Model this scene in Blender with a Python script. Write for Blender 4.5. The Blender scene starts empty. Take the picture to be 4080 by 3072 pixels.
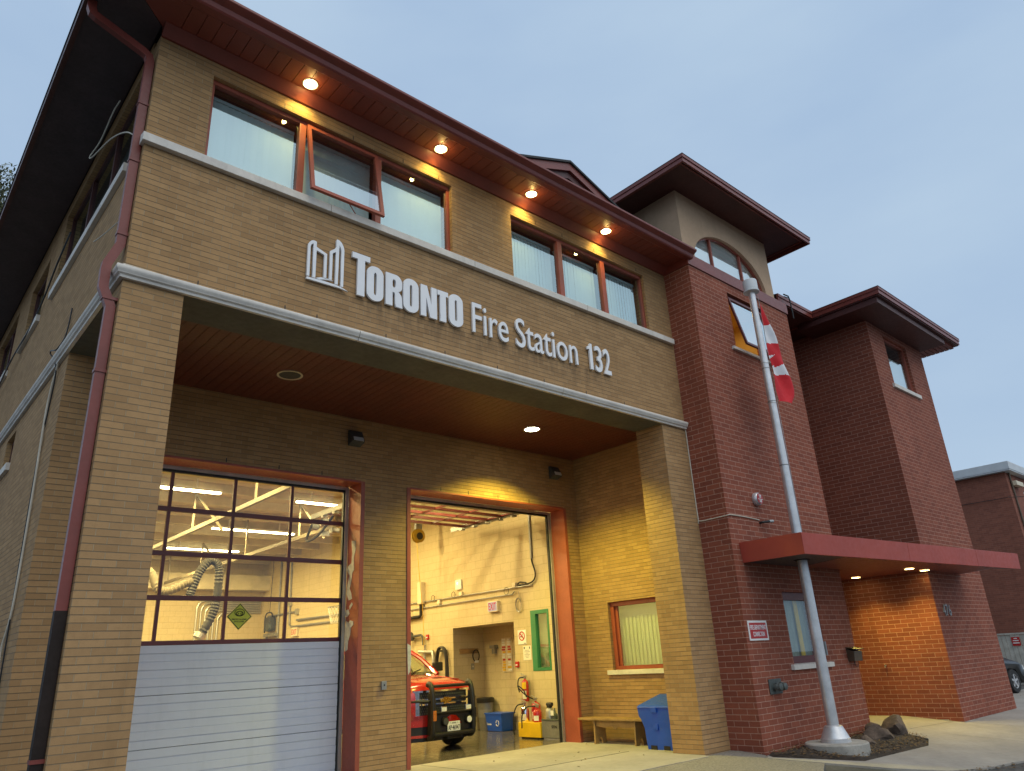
import bpy, bmesh, math, random
from mathutils import Vector, Matrix
random.seed(7)
S = bpy.context.scene
COL = S.collection
PI = math.pi
R = math.radians

# ------------------------------------------------------------------ materials
MATS = {}
def nn(nt, typ, **kw):
    n = nt.nodes.new(typ)
    for k, v in kw.items():
        setattr(n, k, v)
    return n
def newmat(name):
    m = bpy.data.materials.new(name); m.use_nodes = True
    nt = m.node_tree
    return m, nt, nt.nodes['Principled BSDF']
def math_(nt, op, a, b=None, c=None):
    n = nn(nt, 'ShaderNodeMath', operation=op)
    for i, v in enumerate((a, b, c)):
        if v is None: continue
        if isinstance(v, (int, float)): n.inputs[i].default_value = v
        else: nt.links.new(v, n.inputs[i])
    return n.outputs[0]
def mixc(nt, fac, a, b, blend='MIX'):
    n = nn(nt, 'ShaderNodeMix', data_type='RGBA', blend_type=blend)
    for idx, v in ((0, fac), (6, a), (7, b)):
        if isinstance(v, (int, float)): n.inputs[idx].default_value = v
        elif isinstance(v, tuple): n.inputs[idx].default_value = (*v[:3], 1)
        else: nt.links.new(v, n.inputs[idx])
    return n.outputs[2]
def noise(nt, vec, scale, detail=4, rough=.6):
    n = nn(nt, 'ShaderNodeTexNoise'); n.inputs['Scale'].default_value = scale
    n.inputs['Detail'].default_value = detail; n.inputs['Roughness'].default_value = rough
    if vec is not None: nt.links.new(vec, n.inputs['Vector'])
    return n.outputs['Fac']
def ramp(nt, fac, a, b, lo=0., hi=1.):
    n = nn(nt, 'ShaderNodeMapRange'); n.inputs[1].default_value = a; n.inputs[2].default_value = b
    n.inputs[3].default_value = lo; n.inputs[4].default_value = hi
    nt.links.new(fac, n.inputs[0]); return n.outputs[0]
def plain(name, col, rough=.6, metal=0., var=.12, vs=2.5, bump=0., bs=40., coat=0., spec=.5, grime=0.):
    m, nt, b = newmat(name)
    g = nn(nt, 'ShaderNodeNewGeometry').outputs['Position']
    f = noise(nt, g, vs)
    f2 = noise(nt, g, vs*9, 3)
    c = mixc(nt, ramp(nt, f, .3, .7), tuple(x*(1-var) for x in col), tuple(min(1, x*(1+var)) for x in col))
    c = mixc(nt, ramp(nt, f2, .35, .7, 0, var), c, tuple(x*.55 for x in col))
    if grime:
        mp = nn(nt, 'ShaderNodeMapping'); mp.inputs['Scale'].default_value = (6, 6, .7); nt.links.new(g, mp.inputs[0])
        f3 = noise(nt, mp.outputs[0], 1.0, 5)
        c = mixc(nt, ramp(nt, f3, .52, .8, 0, grime), c, tuple(x*.35 for x in col))
    nt.links.new(c, b.inputs['Base Color'])
    b.inputs['Roughness'].default_value = rough; b.inputs['Metallic'].default_value = metal
    nt.links.new(ramp(nt, f2, .3, .7, max(.03, rough-.08), min(1, rough+.08)), b.inputs['Roughness'])
    b.inputs['Coat Weight'].default_value = coat; b.inputs['Specular IOR Level'].default_value = spec
    if bump:
        bn = nn(nt, 'ShaderNodeBump'); bn.inputs['Strength'].default_value = bump; bn.inputs['Distance'].default_value = .01
        nt.links.new(noise(nt, g, bs, 5), bn.inputs['Height']); nt.links.new(bn.outputs[0], b.inputs['Normal'])
    MATS[name] = m
    return m
def brick(name, c1, c2, mortar, w, h, ms, horiz_dark=None, bump=.5, stain=.35, offz=0., rough=.85, vertical=None):
    m, nt, b = newmat(name)
    geo = nn(nt, 'ShaderNodeNewGeometry')
    sp = nn(nt, 'ShaderNodeSeparateXYZ'); nt.links.new(geo.outputs['Position'], sp.inputs[0])
    sn = nn(nt, 'ShaderNodeSeparateXYZ'); nt.links.new(geo.outputs['True Normal'], sn.inputs[0])
    ax = math_(nt, 'GREATER_THAN', math_(nt, 'ABSOLUTE', sn.outputs[0]), .5)
    az = math_(nt, 'GREATER_THAN', math_(nt, 'ABSOLUTE', sn.outputs[2]), .5)
    u = math_(nt, 'ADD', math_(nt, 'MULTIPLY', sp.outputs[0], math_(nt, 'SUBTRACT', 1, ax)), math_(nt, 'MULTIPLY', sp.outputs[1], ax))
    v = math_(nt, 'ADD', math_(nt, 'MULTIPLY', sp.outputs[2], math_(nt, 'SUBTRACT', 1, az)), math_(nt, 'MULTIPLY', sp.outputs[1], az))
    v = math_(nt, 'ADD', v, offz + 40*h); u = math_(nt, 'ADD', u, 400*w)
    cb = nn(nt, 'ShaderNodeCombineXYZ'); nt.links.new(u, cb.inputs[0]); nt.links.new(v, cb.inputs[1])
    bt = nn(nt, 'ShaderNodeTexBrick'); nt.links.new(cb.outputs[0], bt.inputs['Vector'])
    bt.inputs['Scale'].default_value = 1; bt.inputs['Brick Width'].default_value = w; bt.inputs['Row Height'].default_value = h
    bt.inputs['Mortar Size'].default_value = ms; bt.inputs['Mortar Smooth'].default_value = .25; bt.inputs['Bias'].default_value = -.1
    bt.inputs['Color1'].default_value = (*c1, 1); bt.inputs['Color2'].default_value = (*c2, 1); bt.inputs['Mortar'].default_value = (*mortar, 1)
    col = bt.outputs['Color']
    if horiz_dark:  # dark bed joints: their raked shadow line is put into the colour
        fr = math_(nt, 'FRACT', math_(nt, 'DIVIDE', v, h))
        d = math_(nt, 'LESS_THAN', math_(nt, 'ABSOLUTE', math_(nt, 'SUBTRACT', fr, .0)), ms*1.25/h)
        d2 = math_(nt, 'GREATER_THAN', fr, 1-ms*1.05/h)
        col = mixc(nt, math_(nt, 'MULTIPLY', math_(nt, 'MAXIMUM', d, d2), ramp(nt, noise(nt, geo.outputs['Position'], 1.3, 4), .35, .65, .35, .8)), col, horiz_dark)
    P = geo.outputs['Position']
    n1 = noise(nt, P, .55, 6, .65); n2 = noise(nt, P, 14, 4); n3 = noise(nt, P, 90, 3)
    col = mixc(nt, ramp(nt, n1, .35, .72, 0, stain), col, tuple(x*.6 for x in c1))
    col = mixc(nt, ramp(nt, n2, .45, .8, 0, .3), col, tuple(x*.7 for x in c2))
    col = mixc(nt, ramp(nt, n3, .55, .75, 0, .3), col, tuple(x*.55 for x in c2))
    mp = nn(nt, 'ShaderNodeMapping'); mp.inputs['Scale'].default_value = (3.2, 3.2, .35); nt.links.new(P, mp.inputs[0])
    n4 = noise(nt, mp.outputs[0], 1, 5)
    col = mixc(nt, ramp(nt, n4, .56, .8, 0, .38), col, tuple(x*.4 for x in c1))
    if name == 'tan':   # water stains that run down below the raised letters
        mq = nn(nt, 'ShaderNodeMapping'); mq.inputs['Scale'].default_value = (5, 5, 1.1); nt.links.new(P, mq.inputs[0])
        zz = math_(nt, 'MULTIPLY', ramp(nt, sp.outputs[2], 6.05, 6.42), ramp(nt, sp.outputs[2], 6.56, 6.50))
        xx = math_(nt, 'MULTIPLY', ramp(nt, sp.outputs[0], 2.5, 3.2), ramp(nt, sp.outputs[0], 8.6, 7.8))
        st = math_(nt, 'MULTIPLY', math_(nt, 'MULTIPLY', zz, xx), ramp(nt, noise(nt, mq.outputs[0], 1, 6, .7), .42, .68, 0, .75))
        col = mixc(nt, math_(nt, 'MULTIPLY', st, math_(nt, 'SUBTRACT', 1, ax)), col, (.10, .065, .04))
    nt.links.new(col, b.inputs['Base Color'])
    b.inputs['Roughness'].default_value = rough; b.inputs['Specular IOR Level'].default_value = .25
    bn = nn(nt, 'ShaderNodeBump'); bn.inputs['Strength'].default_value = bump; bn.inputs['Distance'].default_value = .012
    hgt = math_(nt, 'ADD', math_(nt, 'MULTIPLY', bt.outputs['Fac'], -1.), math_(nt, 'MULTIPLY', n3, .25))
    nt.links.new(hgt, bn.inputs['Height']); nt.links.new(bn.outputs[0], b.inputs['Normal'])
    MATS[name] = m
    return m
def glass(name, refl=.3, tint=(.9, .95, .95), rough=.02, dirt=.0, gc=(.86, .97, 1, 1)):
    m = bpy.data.materials.new(name); m.use_nodes = True; nt = m.node_tree; nt.nodes.clear()
    o = nn(nt, 'ShaderNodeOutputMaterial'); t = nn(nt, 'ShaderNodeBsdfTransparent'); g = nn(nt, 'ShaderNodeBsdfGlossy')
    t.inputs[0].default_value = (*tint, 1); g.inputs[0].default_value = gc; g.inputs['Roughness'].default_value = rough
    geo = nn(nt, 'ShaderNodeNewGeometry')
    dt = nn(nt, 'ShaderNodeVectorMath', operation='DOT_PRODUCT'); nt.links.new(geo.outputs['Normal'], dt.inputs[0]); nt.links.new(geo.outputs['Incoming'], dt.inputs[1])
    fz = math_(nt, 'POWER', math_(nt, 'SUBTRACT', 1., math_(nt, 'ABSOLUTE', dt.outputs['Value'])), 4.)
    f = ramp(nt, fz, 0, 1, refl, 1.0)
    mx = nn(nt, 'ShaderNodeMixShader'); nt.links.new(f, mx.inputs[0]); nt.links.new(t.outputs[0], mx.inputs[1]); nt.links.new(g.outputs[0], mx.inputs[2])
    last = mx
    if dirt:
        d = nn(nt, 'ShaderNodeBsdfDiffuse'); d.inputs[0].default_value = (.7, .7, .68, 1)
        m2 = nn(nt, 'ShaderNodeMixShader'); nt.links.new(ramp(nt, noise(nt, geo.outputs['Position'], 2.2, 6, .7), .4, .8, dirt*.3, dirt), m2.inputs[0])
        nt.links.new(mx.outputs[0], m2.inputs[1]); nt.links.new(d.outputs[0], m2.inputs[2]); last = m2
    nt.links.new(last.outputs[0], o.inputs[0]); MATS[name] = m
    return m
def emit(name, col, s):
    m = bpy.data.materials.new(name); m.use_nodes = True; nt = m.node_tree; nt.nodes.clear()
    o = nn(nt, 'ShaderNodeOutputMaterial'); e = nn(nt, 'ShaderNodeEmission'); e.inputs[0].default_value = (*col, 1); e.inputs[1].default_value = s
    nt.links.new(e.outputs[0], o.inputs[0]); MATS[name] = m
    return m

brick('tan', (.46, .28, .13), (.335, .198, .09), (.40, .30, .18), .226, .0745, .0048, horiz_dark=(.075, .055, .035), bump=.75, stain=.38)
brick('red', (.305, .092, .054), (.215, .062, .039), (.50, .31, .235), .295, .0965, .0055, bump=.5, stain=.4, offz=.02)
brick('redfar', (.30, .11, .07), (.21, .075, .05), (.28, .16, .12), .22, .075, .004, bump=.3, stain=.5)
brick('block', (.57, .475, .29), (.54, .45, .265), (.44, .36, .205), .40, .20, .006, bump=.5, stain=.12, rough=.6)
plain('redmetal', (.20, .042, .03), .38, var=.12, grime=.25)
plain('redframe', (.33, .075, .042), .45, var=.15, grime=.2)
plain('canopyred', (.40, .062, .038), .5, var=.08, vs=1.2)
plain('darkred', (.085, .024, .02), .5, var=.2)
plain('soffitred', (.22, .05, .034), .42, var=.12)
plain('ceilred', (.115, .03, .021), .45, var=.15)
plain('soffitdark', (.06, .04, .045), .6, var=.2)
plain('maroon', (.115, .022, .02), .4, var=.1)
plain('stone', (.68, .64, .58), .75, var=.12, bump=.2, grime=.25)
plain('beamgrey', (.085, .088, .075), .7, var=.25, vs=1.2)
plain('stucco', (.56, .385, .25), .95, var=.1, vs=1.5, bump=.35, bs=120, grime=.12)
plain('shingle', (.05, .052, .055), .9, var=.3, vs=8, bump=.4)
plain('letters', (.80, .81, .83), .4, var=.04)
plain('white', (.78, .78, .76), .5, var=.05, grime=.1)
plain('blind', (.46, .60, .62), .6, var=.05)
plain('blindwarm', (.60, .66, .52), .6, var=.05)
plain('curtain', (.33, .36, .30), .8, var=.2)
plain('roomdark', (.10, .10, .095), .9, var=.1)
plain('roomwarm', (.55, .40, .2), .9, var=.1)
plain('steel', (.62, .62, .63), .36, metal=.55, var=.14, vs=5, grime=.2)
plain('chrome', (.85, .85, .86), .08, metal=1., var=.02)
plain('dullsteel', (.30, .30, .30), .45, metal=.6, var=.2)
plain('galv', (.5, .5, .48), .4, metal=.7, var=.15)
plain('black', (.012, .012, .013), .45, var=.2)
plain('blackbrown', (.022, .014, .011), .65, var=.3, spec=.25)
plain('rubber', (.015, .015, .016), .75, var=.3)
plain('darkgrey', (.06, .062, .06), .6, var=.2)
plain('concrete', (.31, .285, .25), .85, var=.16, vs=1.1, bump=.3, bs=60, grime=.1)
plain('concretedirty', (.36, .34, .30), .9, var=.3, vs=3, bump=.5, bs=30, grime=.4)
plain('asphalt', (.075, .072, .068), .9, var=.3, vs=1.5, bump=.8, bs=90)
plain('aggregate', (.23, .21, .18), .95, var=.35, vs=30, bump=1., bs=120)
plain('soil', (.045, .032, .022), 1., var=.5, vs=12, bump=1., bs=35)
plain('rock', (.12, .085, .062), .95, var=.5, vs=7, bump=1., bs=22)
plain('baywall', (.62, .52, .36), .7, var=.06)
plain('bayceil', (.56, .50, .37), .85, var=.15)
plain('bayfloor', (.12, .105, .085), .16, var=.35, vs=.9, bump=.06, bs=4, spec=.6)
plain('cream', (.66, .58, .42), .5, var=.05)
plain('doorwhite', (.58, .61, .69), .5, var=.05, vs=1.1, grime=.16)
plain('peel', (.60, .58, .50), .8, var=.2, vs=14, bump=.4, grime=.3)
plain('railtan', (.27, .235, .165), .5, var=.15)
plain('green', (.03, .19, .085), .4, var=.1)
plain('wood', (.30, .185, .075), .55, var=.25, vs=5, grime=.25)
plain('woodgrey', (.50, .48, .41), .8, var=.25, vs=4, grime=.5)
plain('bluebin', (.01, .075, .52), .38, var=.08, bump=.05)
plain('extred', (.42, .02, .018), .25, var=.06, coat=.5)
plain('yellow', (.75, .46, .012), .45, var=.1, grime=.15)
plain('signred', (.45, .022, .02), .4, var=.05)
plain('signyellow', (.46, .47, .03), .5, var=.04)
plain('flagred', (.58, .006, .014), .75, var=.06)
plain('flagwhite', (.72, .72, .74), .75, var=.04)
plain('bronze', (.12, .09, .06), .45, metal=.5, var=.2)
plain('verdigris', (.10, .115, .11), .6, metal=.3, var=.3)
plain('cablewhite', (.6, .55, .45), .6)
plain('truckred', (.40, .018, .014), .22, var=.04, coat=.9)
plain('gold', (.62, .40, .09), .22, metal=.9, var=.05)
plain('amber', (.5, .16, .03), .3)
plain('paper', (.75, .72, .62), .8, var=.03)
plain('hose', (.05, .048, .042), .6, var=.2)
plain('hosebeige', (.22, .19, .13), .6, var=.2)
plain('carblack', (.012, .014, .016), .42, coat=.15, var=.1)
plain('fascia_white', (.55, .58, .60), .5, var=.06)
plain('leafbrown', (.16, .095, .035), .9, var=.4, vs=20)
plain('bark', (.07, .055, .04), .9, var=.3, vs=8, bump=.6)
plain('leafgreen', (.065, .075, .025), .8, var=.45, vs=1.5)
plain('leaflight', (.13, .13, .05), .8, var=.35, vs=2)
plain('clearlamp', (.75, .77, .76), .15, var=.05)
glass('pane', .31, gc=(.74, .93, .98, 1))
glass('panepale', .42, (.95, .98, .97), gc=(.85, .97, 1, 1))
glass('panelow', .10, (.9, .95, .93))
glass('panearch', .72)
glass('paneclear', .06, (.97, .97, .95), dirt=.05)
glass('panedoor', .045, (.98, .98, .94), dirt=.06)
glass('windshield', .10, (.75, .82, .72))
emit('lamp', (1, .84, .45), 40)
emit('lampwhite', (1, .95, .62), 30)
emit('lampentry', (1, .80, .30), 22)
emit('tube', (1, .88, .46), 30)
emit('exitred', (1, .05, .04), .8)
emit('exitwhite', (1, .84, .62), .62)
emit('bluelight', (.4, .6, 1), 3)

# ------------------------------------------------------------------ mesh helpers
class MB:
    def __init__(s): s.v = []; s.f = []
    def quad(s, *p):
        n = len(s.v); s.v += [tuple(q) for q in p]; s.f.append(tuple(range(n, n+len(p)))); return s
    def box(s, x0, x1, y0, y1, z0, z1):
        n = len(s.v)
        s.v += [(x, y, z) for z in (z0, z1) for y in (y0, y1) for x in (x0, x1)]
        s.f += [tuple(n+i for i in q) for q in ((0, 2, 3, 1), (4, 5, 7, 6), (0, 1, 5, 4), (2, 6, 7, 3), (0, 4, 6, 2), (1, 3, 7, 5))]
        return s
    def obox(s, c, ax, ay, az):
        c, ax, ay, az = map(Vector, (c, ax, ay, az)); n = len(s.v)
        s.v += [tuple(c+i*ax+j*ay+k*az) for k in (-1, 1) for j in (-1, 1) for i in (-1, 1)]
        s.f += [tuple(n+i for i in q) for q in ((0, 2, 3, 1), (4, 5, 7, 6), (0, 1, 5, 4), (2, 6, 7, 3), (0, 4, 6, 2), (1, 3, 7, 5))]
        return s
    def hexa(s, b, t):
        n = len(s.v); s.v += [tuple(p) for p in b] + [tuple(p) for p in t]; m = len(b)
        s.f.append(tuple(n+i for i in range(m))[::-1]); s.f.append(tuple(n+m+i for i in range(m)))
        for i in range(m): s.f.append((n+i, n+(i+1) % m, n+m+(i+1) % m, n+m+i))
        return s
    def prism(s, pts, d, o=(0, 0, 0)):
        d = Vector(d); return s.hexa(pts, [tuple(Vector(p)+d) for p in pts])
    def tube(s, path, r, seg=10, cap=True, close=False):
        P = [Vector(p) for p in path]; m = len(P); n0 = len(s.v)
        rr = r if isinstance(r, (list, tuple)) else [r]*m
        up = None
        for i in range(m):
            a = P[i-1] if (i > 0 or close) else P[i]; b = P[(i+1) % m] if (i < m-1 or close) else P[i]
            t = (b-a).normalized()
            if up is None:
                up = Vector((0, 0, 1)) if abs(t.z) < .9 else Vector((1, 0, 0))
            sx = t.cross(up)
            if sx.length < 1e-4: sx = t.cross(Vector((.3, 1, .2)))
            sx.normalize(); up = sx.cross(t).normalized()
            for k in range(seg):
                q = 2*PI*k/seg; s.v.append(tuple(P[i]+rr[i]*(math.cos(q)*sx+math.sin(q)*up)))
        L = m if close else m-1
        for i in range(L):
            for k in range(seg):
                a, b = n0+i*seg, n0+((i+1) % m)*seg
                s.f.append((a+k, a+(k+1) % seg, b+(k+1) % seg, b+k))
        if cap and not close:
            s.f.append(tuple(n0+k for k in range(seg))[::-1]); s.f.append(tuple(n0+(m-1)*seg+k for k in range(seg)))
        return s
    def lathe(s, prof, c, axis='z', seg=24, cap=True):
        c = Vector(c); n0 = len(s.v)
        for (r, h) in prof:
            for k in range(seg):
                q = 2*PI*k/seg; a, b = r*math.cos(q), r*math.sin(q)
                p = {'z': (a, b, h), 'y': (a, h, b), 'x': (h, a, b)}[axis]; s.v.append(tuple(c+Vector(p)))
        m = len(prof)
        for i in range(m-1):
            for k in range(seg):
                a, b = n0+i*seg, n0+(i+1)*seg; s.f.append((a+k, a+(k+1) % seg, b+(k+1) % seg, b+k))
        if tuple(prof[0]) == tuple(prof[-1]): cap = False
        if cap and prof[0][0] > 1e-5: s.f.append(tuple(n0+k for k in range(seg))[::-1])
        if cap and prof[-1][0] > 1e-5: s.f.append(tuple(n0+(m-1)*seg+k for k in range(seg)))
        return s
    def gwall(s, axis, u0, u1, z0, z1, w0, w1, ops=()):
        us = sorted({u0, u1, *[min(max(o[i], u0), u1) for o in ops for i in (0, 1)]}); zs = sorted({z0, z1, *[min(max(o[i], z0), z1) for o in ops for i in (2, 3)]})
        def solid(i, j):
            if i < 0 or j < 0 or i >= len(us)-1 or j >= len(zs)-1: return False
            u, z = (us[i]+us[i+1])/2, (zs[j]+zs[j+1])/2
            return not any(o[0] < u < o[1] and o[2] < z < o[3] for o in ops)
        def pt(u, w, z): return (u, w, z) if axis == 'y' else (w, u, z)
        for i in range(len(us)-1):
            for j in range(len(zs)-1):
                if not solid(i, j): continue
                a, b, c, d = us[i], us[i+1], zs[j], zs[j+1]
                s.quad(pt(a, w0, c), pt(b, w0, c), pt(b, w0, d), pt(a, w0, d)); s.quad(pt(a, w1, c), pt(a, w1, d), pt(b, w1, d), pt(b, w1, c))
                if not solid(i-1, j): s.quad(pt(a, w0, c), pt(a, w0, d), pt(a, w1, d), pt(a, w1, c))
                if not solid(i+1, j): s.quad(pt(b, w0, c), pt(b, w1, c), pt(b, w1, d), pt(b, w0, d))
                if not solid(i, j-1): s.quad(pt(a, w0, c), pt(a, w1, c), pt(b, w1, c), pt(b, w0, c))
                if not solid(i, j+1): s.quad(pt(a, w0, d), pt(b, w0, d), pt(b, w1, d), pt(a, w1, d))
        return s
    def build(s, name, mt, parent=None, smooth=False, bevel=0., sub=0, weld=True, bseg=2):
        me = bpy.data.meshes.new(name); bm = bmesh.new()
        vs = [bm.verts.new(v) for v in s.v]
        for f in s.f:
            try: bm.faces.new([vs[i] for i in f])
            except ValueError: pass
        if weld: bmesh.ops.remove_doubles(bm, verts=bm.verts, dist=1e-5)
        bmesh.ops.recalc_face_normals(bm, faces=bm.faces)
        if bevel:
            es = [e for e in bm.edges if len(e.link_faces) == 2 and e.calc_face_angle(0) > .5]
            bmesh.ops.bevel(bm, geom=es, offset=bevel, segments=bseg, affect='EDGES', profile=.6, clamp_overlap=True)
        off = wpos(parent) if parent else None
        if off is None:
            xs = [v.co for v in bm.verts]
            off = Vector(((min(c.x for c in xs)+max(c.x for c in xs))/2, (min(c.y for c in xs)+max(c.y for c in xs))/2, min(c.z for c in xs)))
            bmesh.ops.translate(bm, verts=bm.verts, vec=-off); o_loc = off
        else:
            bmesh.ops.translate(bm, verts=bm.verts, vec=-off); o_loc = Vector((0, 0, 0))
        bm.to_mesh(me); bm.free()
        if smooth:
            me.polygons.foreach_set('use_smooth', [True]*len(me.polygons))
            try: me.set_sharp_from_angle(angle=R(38))
            except Exception: pass
        me.materials.append(MATS[mt] if isinstance(mt, str) else mt)
        o = bpy.data.objects.new(name, me); COL.objects.link(o); o.location = o_loc
        if parent: o.parent = parent
        if sub:
            md = o.modifiers.new('s', 'SUBSURF'); md.levels = sub; md.render_levels = sub
        return o
def wpos(o):
    p = Vector((0, 0, 0))
    while o: p += Vector(o.location); o = o.parent
    return p
def tag(o, label, cat, group=None):
    o['label'] = label; o['category'] = cat
    if group: o['group'] = group
    return o
def thing(name, label, cat, loc, group=None):
    o = bpy.data.objects.new(name, None); COL.objects.link(o); o.location = loc; o.empty_display_size = .2
    return tag(o, label, cat, group)
def struct(o, kind='structure'): o['kind'] = kind; return o
def dup(root, loc, label, group=None):
    r = root.copy(); COL.objects.link(r); r.location = loc; r['label'] = label
    if group: r['group'] = group
    for ch in list(root.children):
        c = ch.copy(); COL.objects.link(c); c.parent = r
        for g in list(ch.children):
            d = g.copy(); COL.objects.link(d); d.parent = c
    return r
def arc(c, r, a0, a1, n, pl='xz', o=0.):
    out = []
    for i in range(n+1):
        q = R(a0+(a1-a0)*i/n); a, b = c[0]+r*math.cos(q), c[1]+r*math.sin(q)
        out.append({'xz': (a, o, b), 'yz': (o, a, b), 'xy': (a, b, o)}[pl])
    return out
def smoothpath(pts, n=8):
    P = [Vector(p) for p in pts]; out = []
    for i in range(len(P)-1):
        p0 = P[max(i-1, 0)]; p1 = P[i]; p2 = P[i+1]; p3 = P[min(i+2, len(P)-1)]
        for k in range(n):
            t = k/n; out.append(.5*((2*p1)+(-p0+p2)*t+(2*p0-5*p1+4*p2-p3)*t*t+(-p0+3*p1-3*p2+p3)*t**3))
    out.append(P[-1]); return out
def curve_mesh(loops, depth):
    """filled 2-D outlines (holes allowed) -> (verts, faces) in XY with thickness depth"""
    cu = bpy.data.curves.new('c', 'CURVE'); cu.dimensions = '2D'; cu.fill_mode = 'BOTH'; cu.extrude = depth/2
    for L in loops:
        sp = cu.splines.new('POLY'); sp.points.add(len(L)-1)
        for i, p in enumerate(L): sp.points[i].co = (p[0], p[1], 0, 1)
        sp.use_cyclic_u = True
    return obj_mesh(cu)
def obj_mesh(cu):
    o = bpy.data.objects.new('tmp', cu); COL.objects.link(o)
    dg = bpy.context.evaluated_depsgraph_get(); dg.update()
    me = bpy.data.meshes.new_from_object(o.evaluated_get(dg), depsgraph=dg)
    vs = [tuple(v.co) for v in me.vertices]; fs = [tuple(p.vertices) for p in me.polygons]
    bpy.data.objects.remove(o); bpy.data.curves.remove(cu); bpy.data.meshes.remove(me)
    return vs, fs
def text_mesh(txt, depth, off=0., spacing=1.):
    cu = bpy.data.curves.new('t', 'FONT'); cu.body = txt; cu.size = 1; cu.extrude = depth/2; cu.offset = off; cu.resolution_u = 5; cu.space_character = spacing
    return obj_mesh(cu)
def put(mb, vf, box, frame, fit=True):
    """map XY mesh into a rectangle: box=(u0,u1,v0,v1), frame=(origin,uaxis,vaxis,naxis)"""
    vs, fs = vf; O, U, V, N = map(Vector, frame); n = len(mb.v)
    if fit:
        x0, x1 = min(v[0] for v in vs), max(v[0] for v in vs); y0, y1 = min(v[1] for v in vs), max(v[1] for v in vs)
        sx, sy = (box[1]-box[0])/(x1-x0), (box[3]-box[2])/(y1-y0)
    else: x0 = y0 = 0; sx = sy = 1; box = (0, 0, 0, 0)
    mb.v += [tuple(O+U*(box[0]+(v[0]-x0)*sx)+V*(box[2]+(v[1]-y0)*sy)+N*v[2]) for v in vs]
    mb.f += [tuple(n+i for i in f) for f in fs]; return mb
def FY(y): return ((0, y, 0), (1, 0, 0), (0, 0, 1), (0, -1, 0))       # plane facing -y
def FX(x): return ((x, 0, 0), (0, -1, 0), (0, 0, 1), (-1, 0, 0))      # plane facing -x, u = -y
def text(name, txt, box, frame, mt, parent, depth=.006, off=0., spacing=1.):
    mb = MB(); put(mb, text_mesh(txt, depth, off, spacing), box, frame); return mb.build(name, mt, parent)
def light(name, typ, loc, energy, col, rot=None, **kw):
    l = bpy.data.lights.new(name, typ); l.energy = energy; l.color = col
    for k, v in kw.items(): setattr(l, k, v)
    o = bpy.data.objects.new(name, l); COL.objects.link(o); o.location = loc
    if rot: o.rotation_euler = rot
    return o

# ------------------------------------------------------------------ measurements
W, W2, W3, W4 = 10.48, 14.59, 17.355, 21.03     # facade / tower / entrance block edges
TF, RF = -.65, -1.452                            # tower front, entrance block front
D0, D1 = 3.48, 3.90                              # door wall
ZB, ZC = 5.83, 6.05                              # beam underside, porch ceiling
ZW, ZS = 9.40, 9.52                              # wall top, soffit
XR = 10.9; YB = 20.9                             # bay right wall, back wall
def gz(y): return 0. if y > -.2 else (.09*(y+.2) if y > -12 else -1.062)

# ================================================================== FIRE STATION (one building with its parts)
ST = thing('fire_station', 'two storey tan and red brick fire station with red eaves and open bay door', 'building', (5, 4, 0))

def window(x0, x1, z0, z1, y, mull=(), blinds=True, openpane=None, head=.07, foot=.05, side=.05, pane='pane', frame='redframe', curt='blind', drop=.08, room=True, tilt=.30, ang=18):
    """front-facing window in the plane y (wall face); sub-parts panes and blinds"""
    f = MB(); ya, yb = y+.07, y+.15
    f.box(x0, x1, ya, yb, z1-head, z1); f.box(x0, x1, ya, yb, z0, z0+foot)
    f.box(x0, x0+side, ya, yb, z0+foot, z1-head); f.box(x1-side, x1, ya, yb, z0+foot, z1-head)
    edges = [x0+side]
    for (a, b) in mull:
        f.box(a, b, ya-.012, yb, z0+foot, z1-head); edges += [a, b]
    edges.append(x1-side)
    w = f.build('window', frame, ST, bevel=.006)
    for i in range(0, len(edges), 2):
        a, b = edges[i], edges[i+1]
        if openpane == i//2:
            L = z1-head-z0-.01; q = math.asin(tilt)
            def sp(u, t, d=0):   # t = distance from hinge, d = outward
                return (u, ya-.01-t*math.sin(q)-d*math.cos(q), z1-head-.01-t*math.cos(q)+d*math.sin(q))
            fr = MB(); t_ = .055
            for (u0, u1, t0, t1) in ((a, b, 0, t_), (a, b, L-t_, L), (a, a+t_, t_, L-t_), (b-t_, b, t_, L-t_)):
                fr.hexa([sp(u0, t0), sp(u1, t0), sp(u1, t1), sp(u0, t1)], [sp(u0, t0, .045), sp(u1, t0, .045), sp(u1, t1, .045), sp(u0, t1, .045)])
            fr.tube([(b-.25, ya+.02, z0+.03), sp((a+b)/2, L-.05)], .008, 6)
            fr.build('sash', frame, w)
            MB().quad(sp(a+t_, t_, .02), sp(b-t_, t_, .02), sp(b-t_, L-t_, .02), sp(a+t_, L-t_, .02)).build('pane', 'panepale' if pane == 'pane' else pane, w)
        else:
            MB().quad((a, y+.11, z0+foot), (b, y+.11, z0+foot), (b, y+.11, z1-head), (a, y+.11, z1-head)).build('pane', pane, w)
        if blinds:
            bl = MB(); n = max(2, int((b-a)/.082)); st = (b-a)/n
            for k in range(n):
                cx = a+(k+.5)*st; g = R(ang+random.uniform(-5, 5)); h = .046
                sh = .02 if openpane != i//2 else random.uniform(-.03, .03)
                zt, zb = z1-head-drop, z0+foot*.6+.02
                
                dx, dy = h*math.cos(g), h*math.sin(g)
                bl.quad((cx-dx, y+.26-dy, zb), (cx+dx+sh*.3, y+.26+dy, zb), (cx+dx, y+.26+dy, zt), (cx-dx, y+.26-dy, zt))
            bl.box(a, b, y+.24, y+.30, z1-head-drop, z1-head-drop+.05)
            bl.build('blind', curt, w)
    return w
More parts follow.
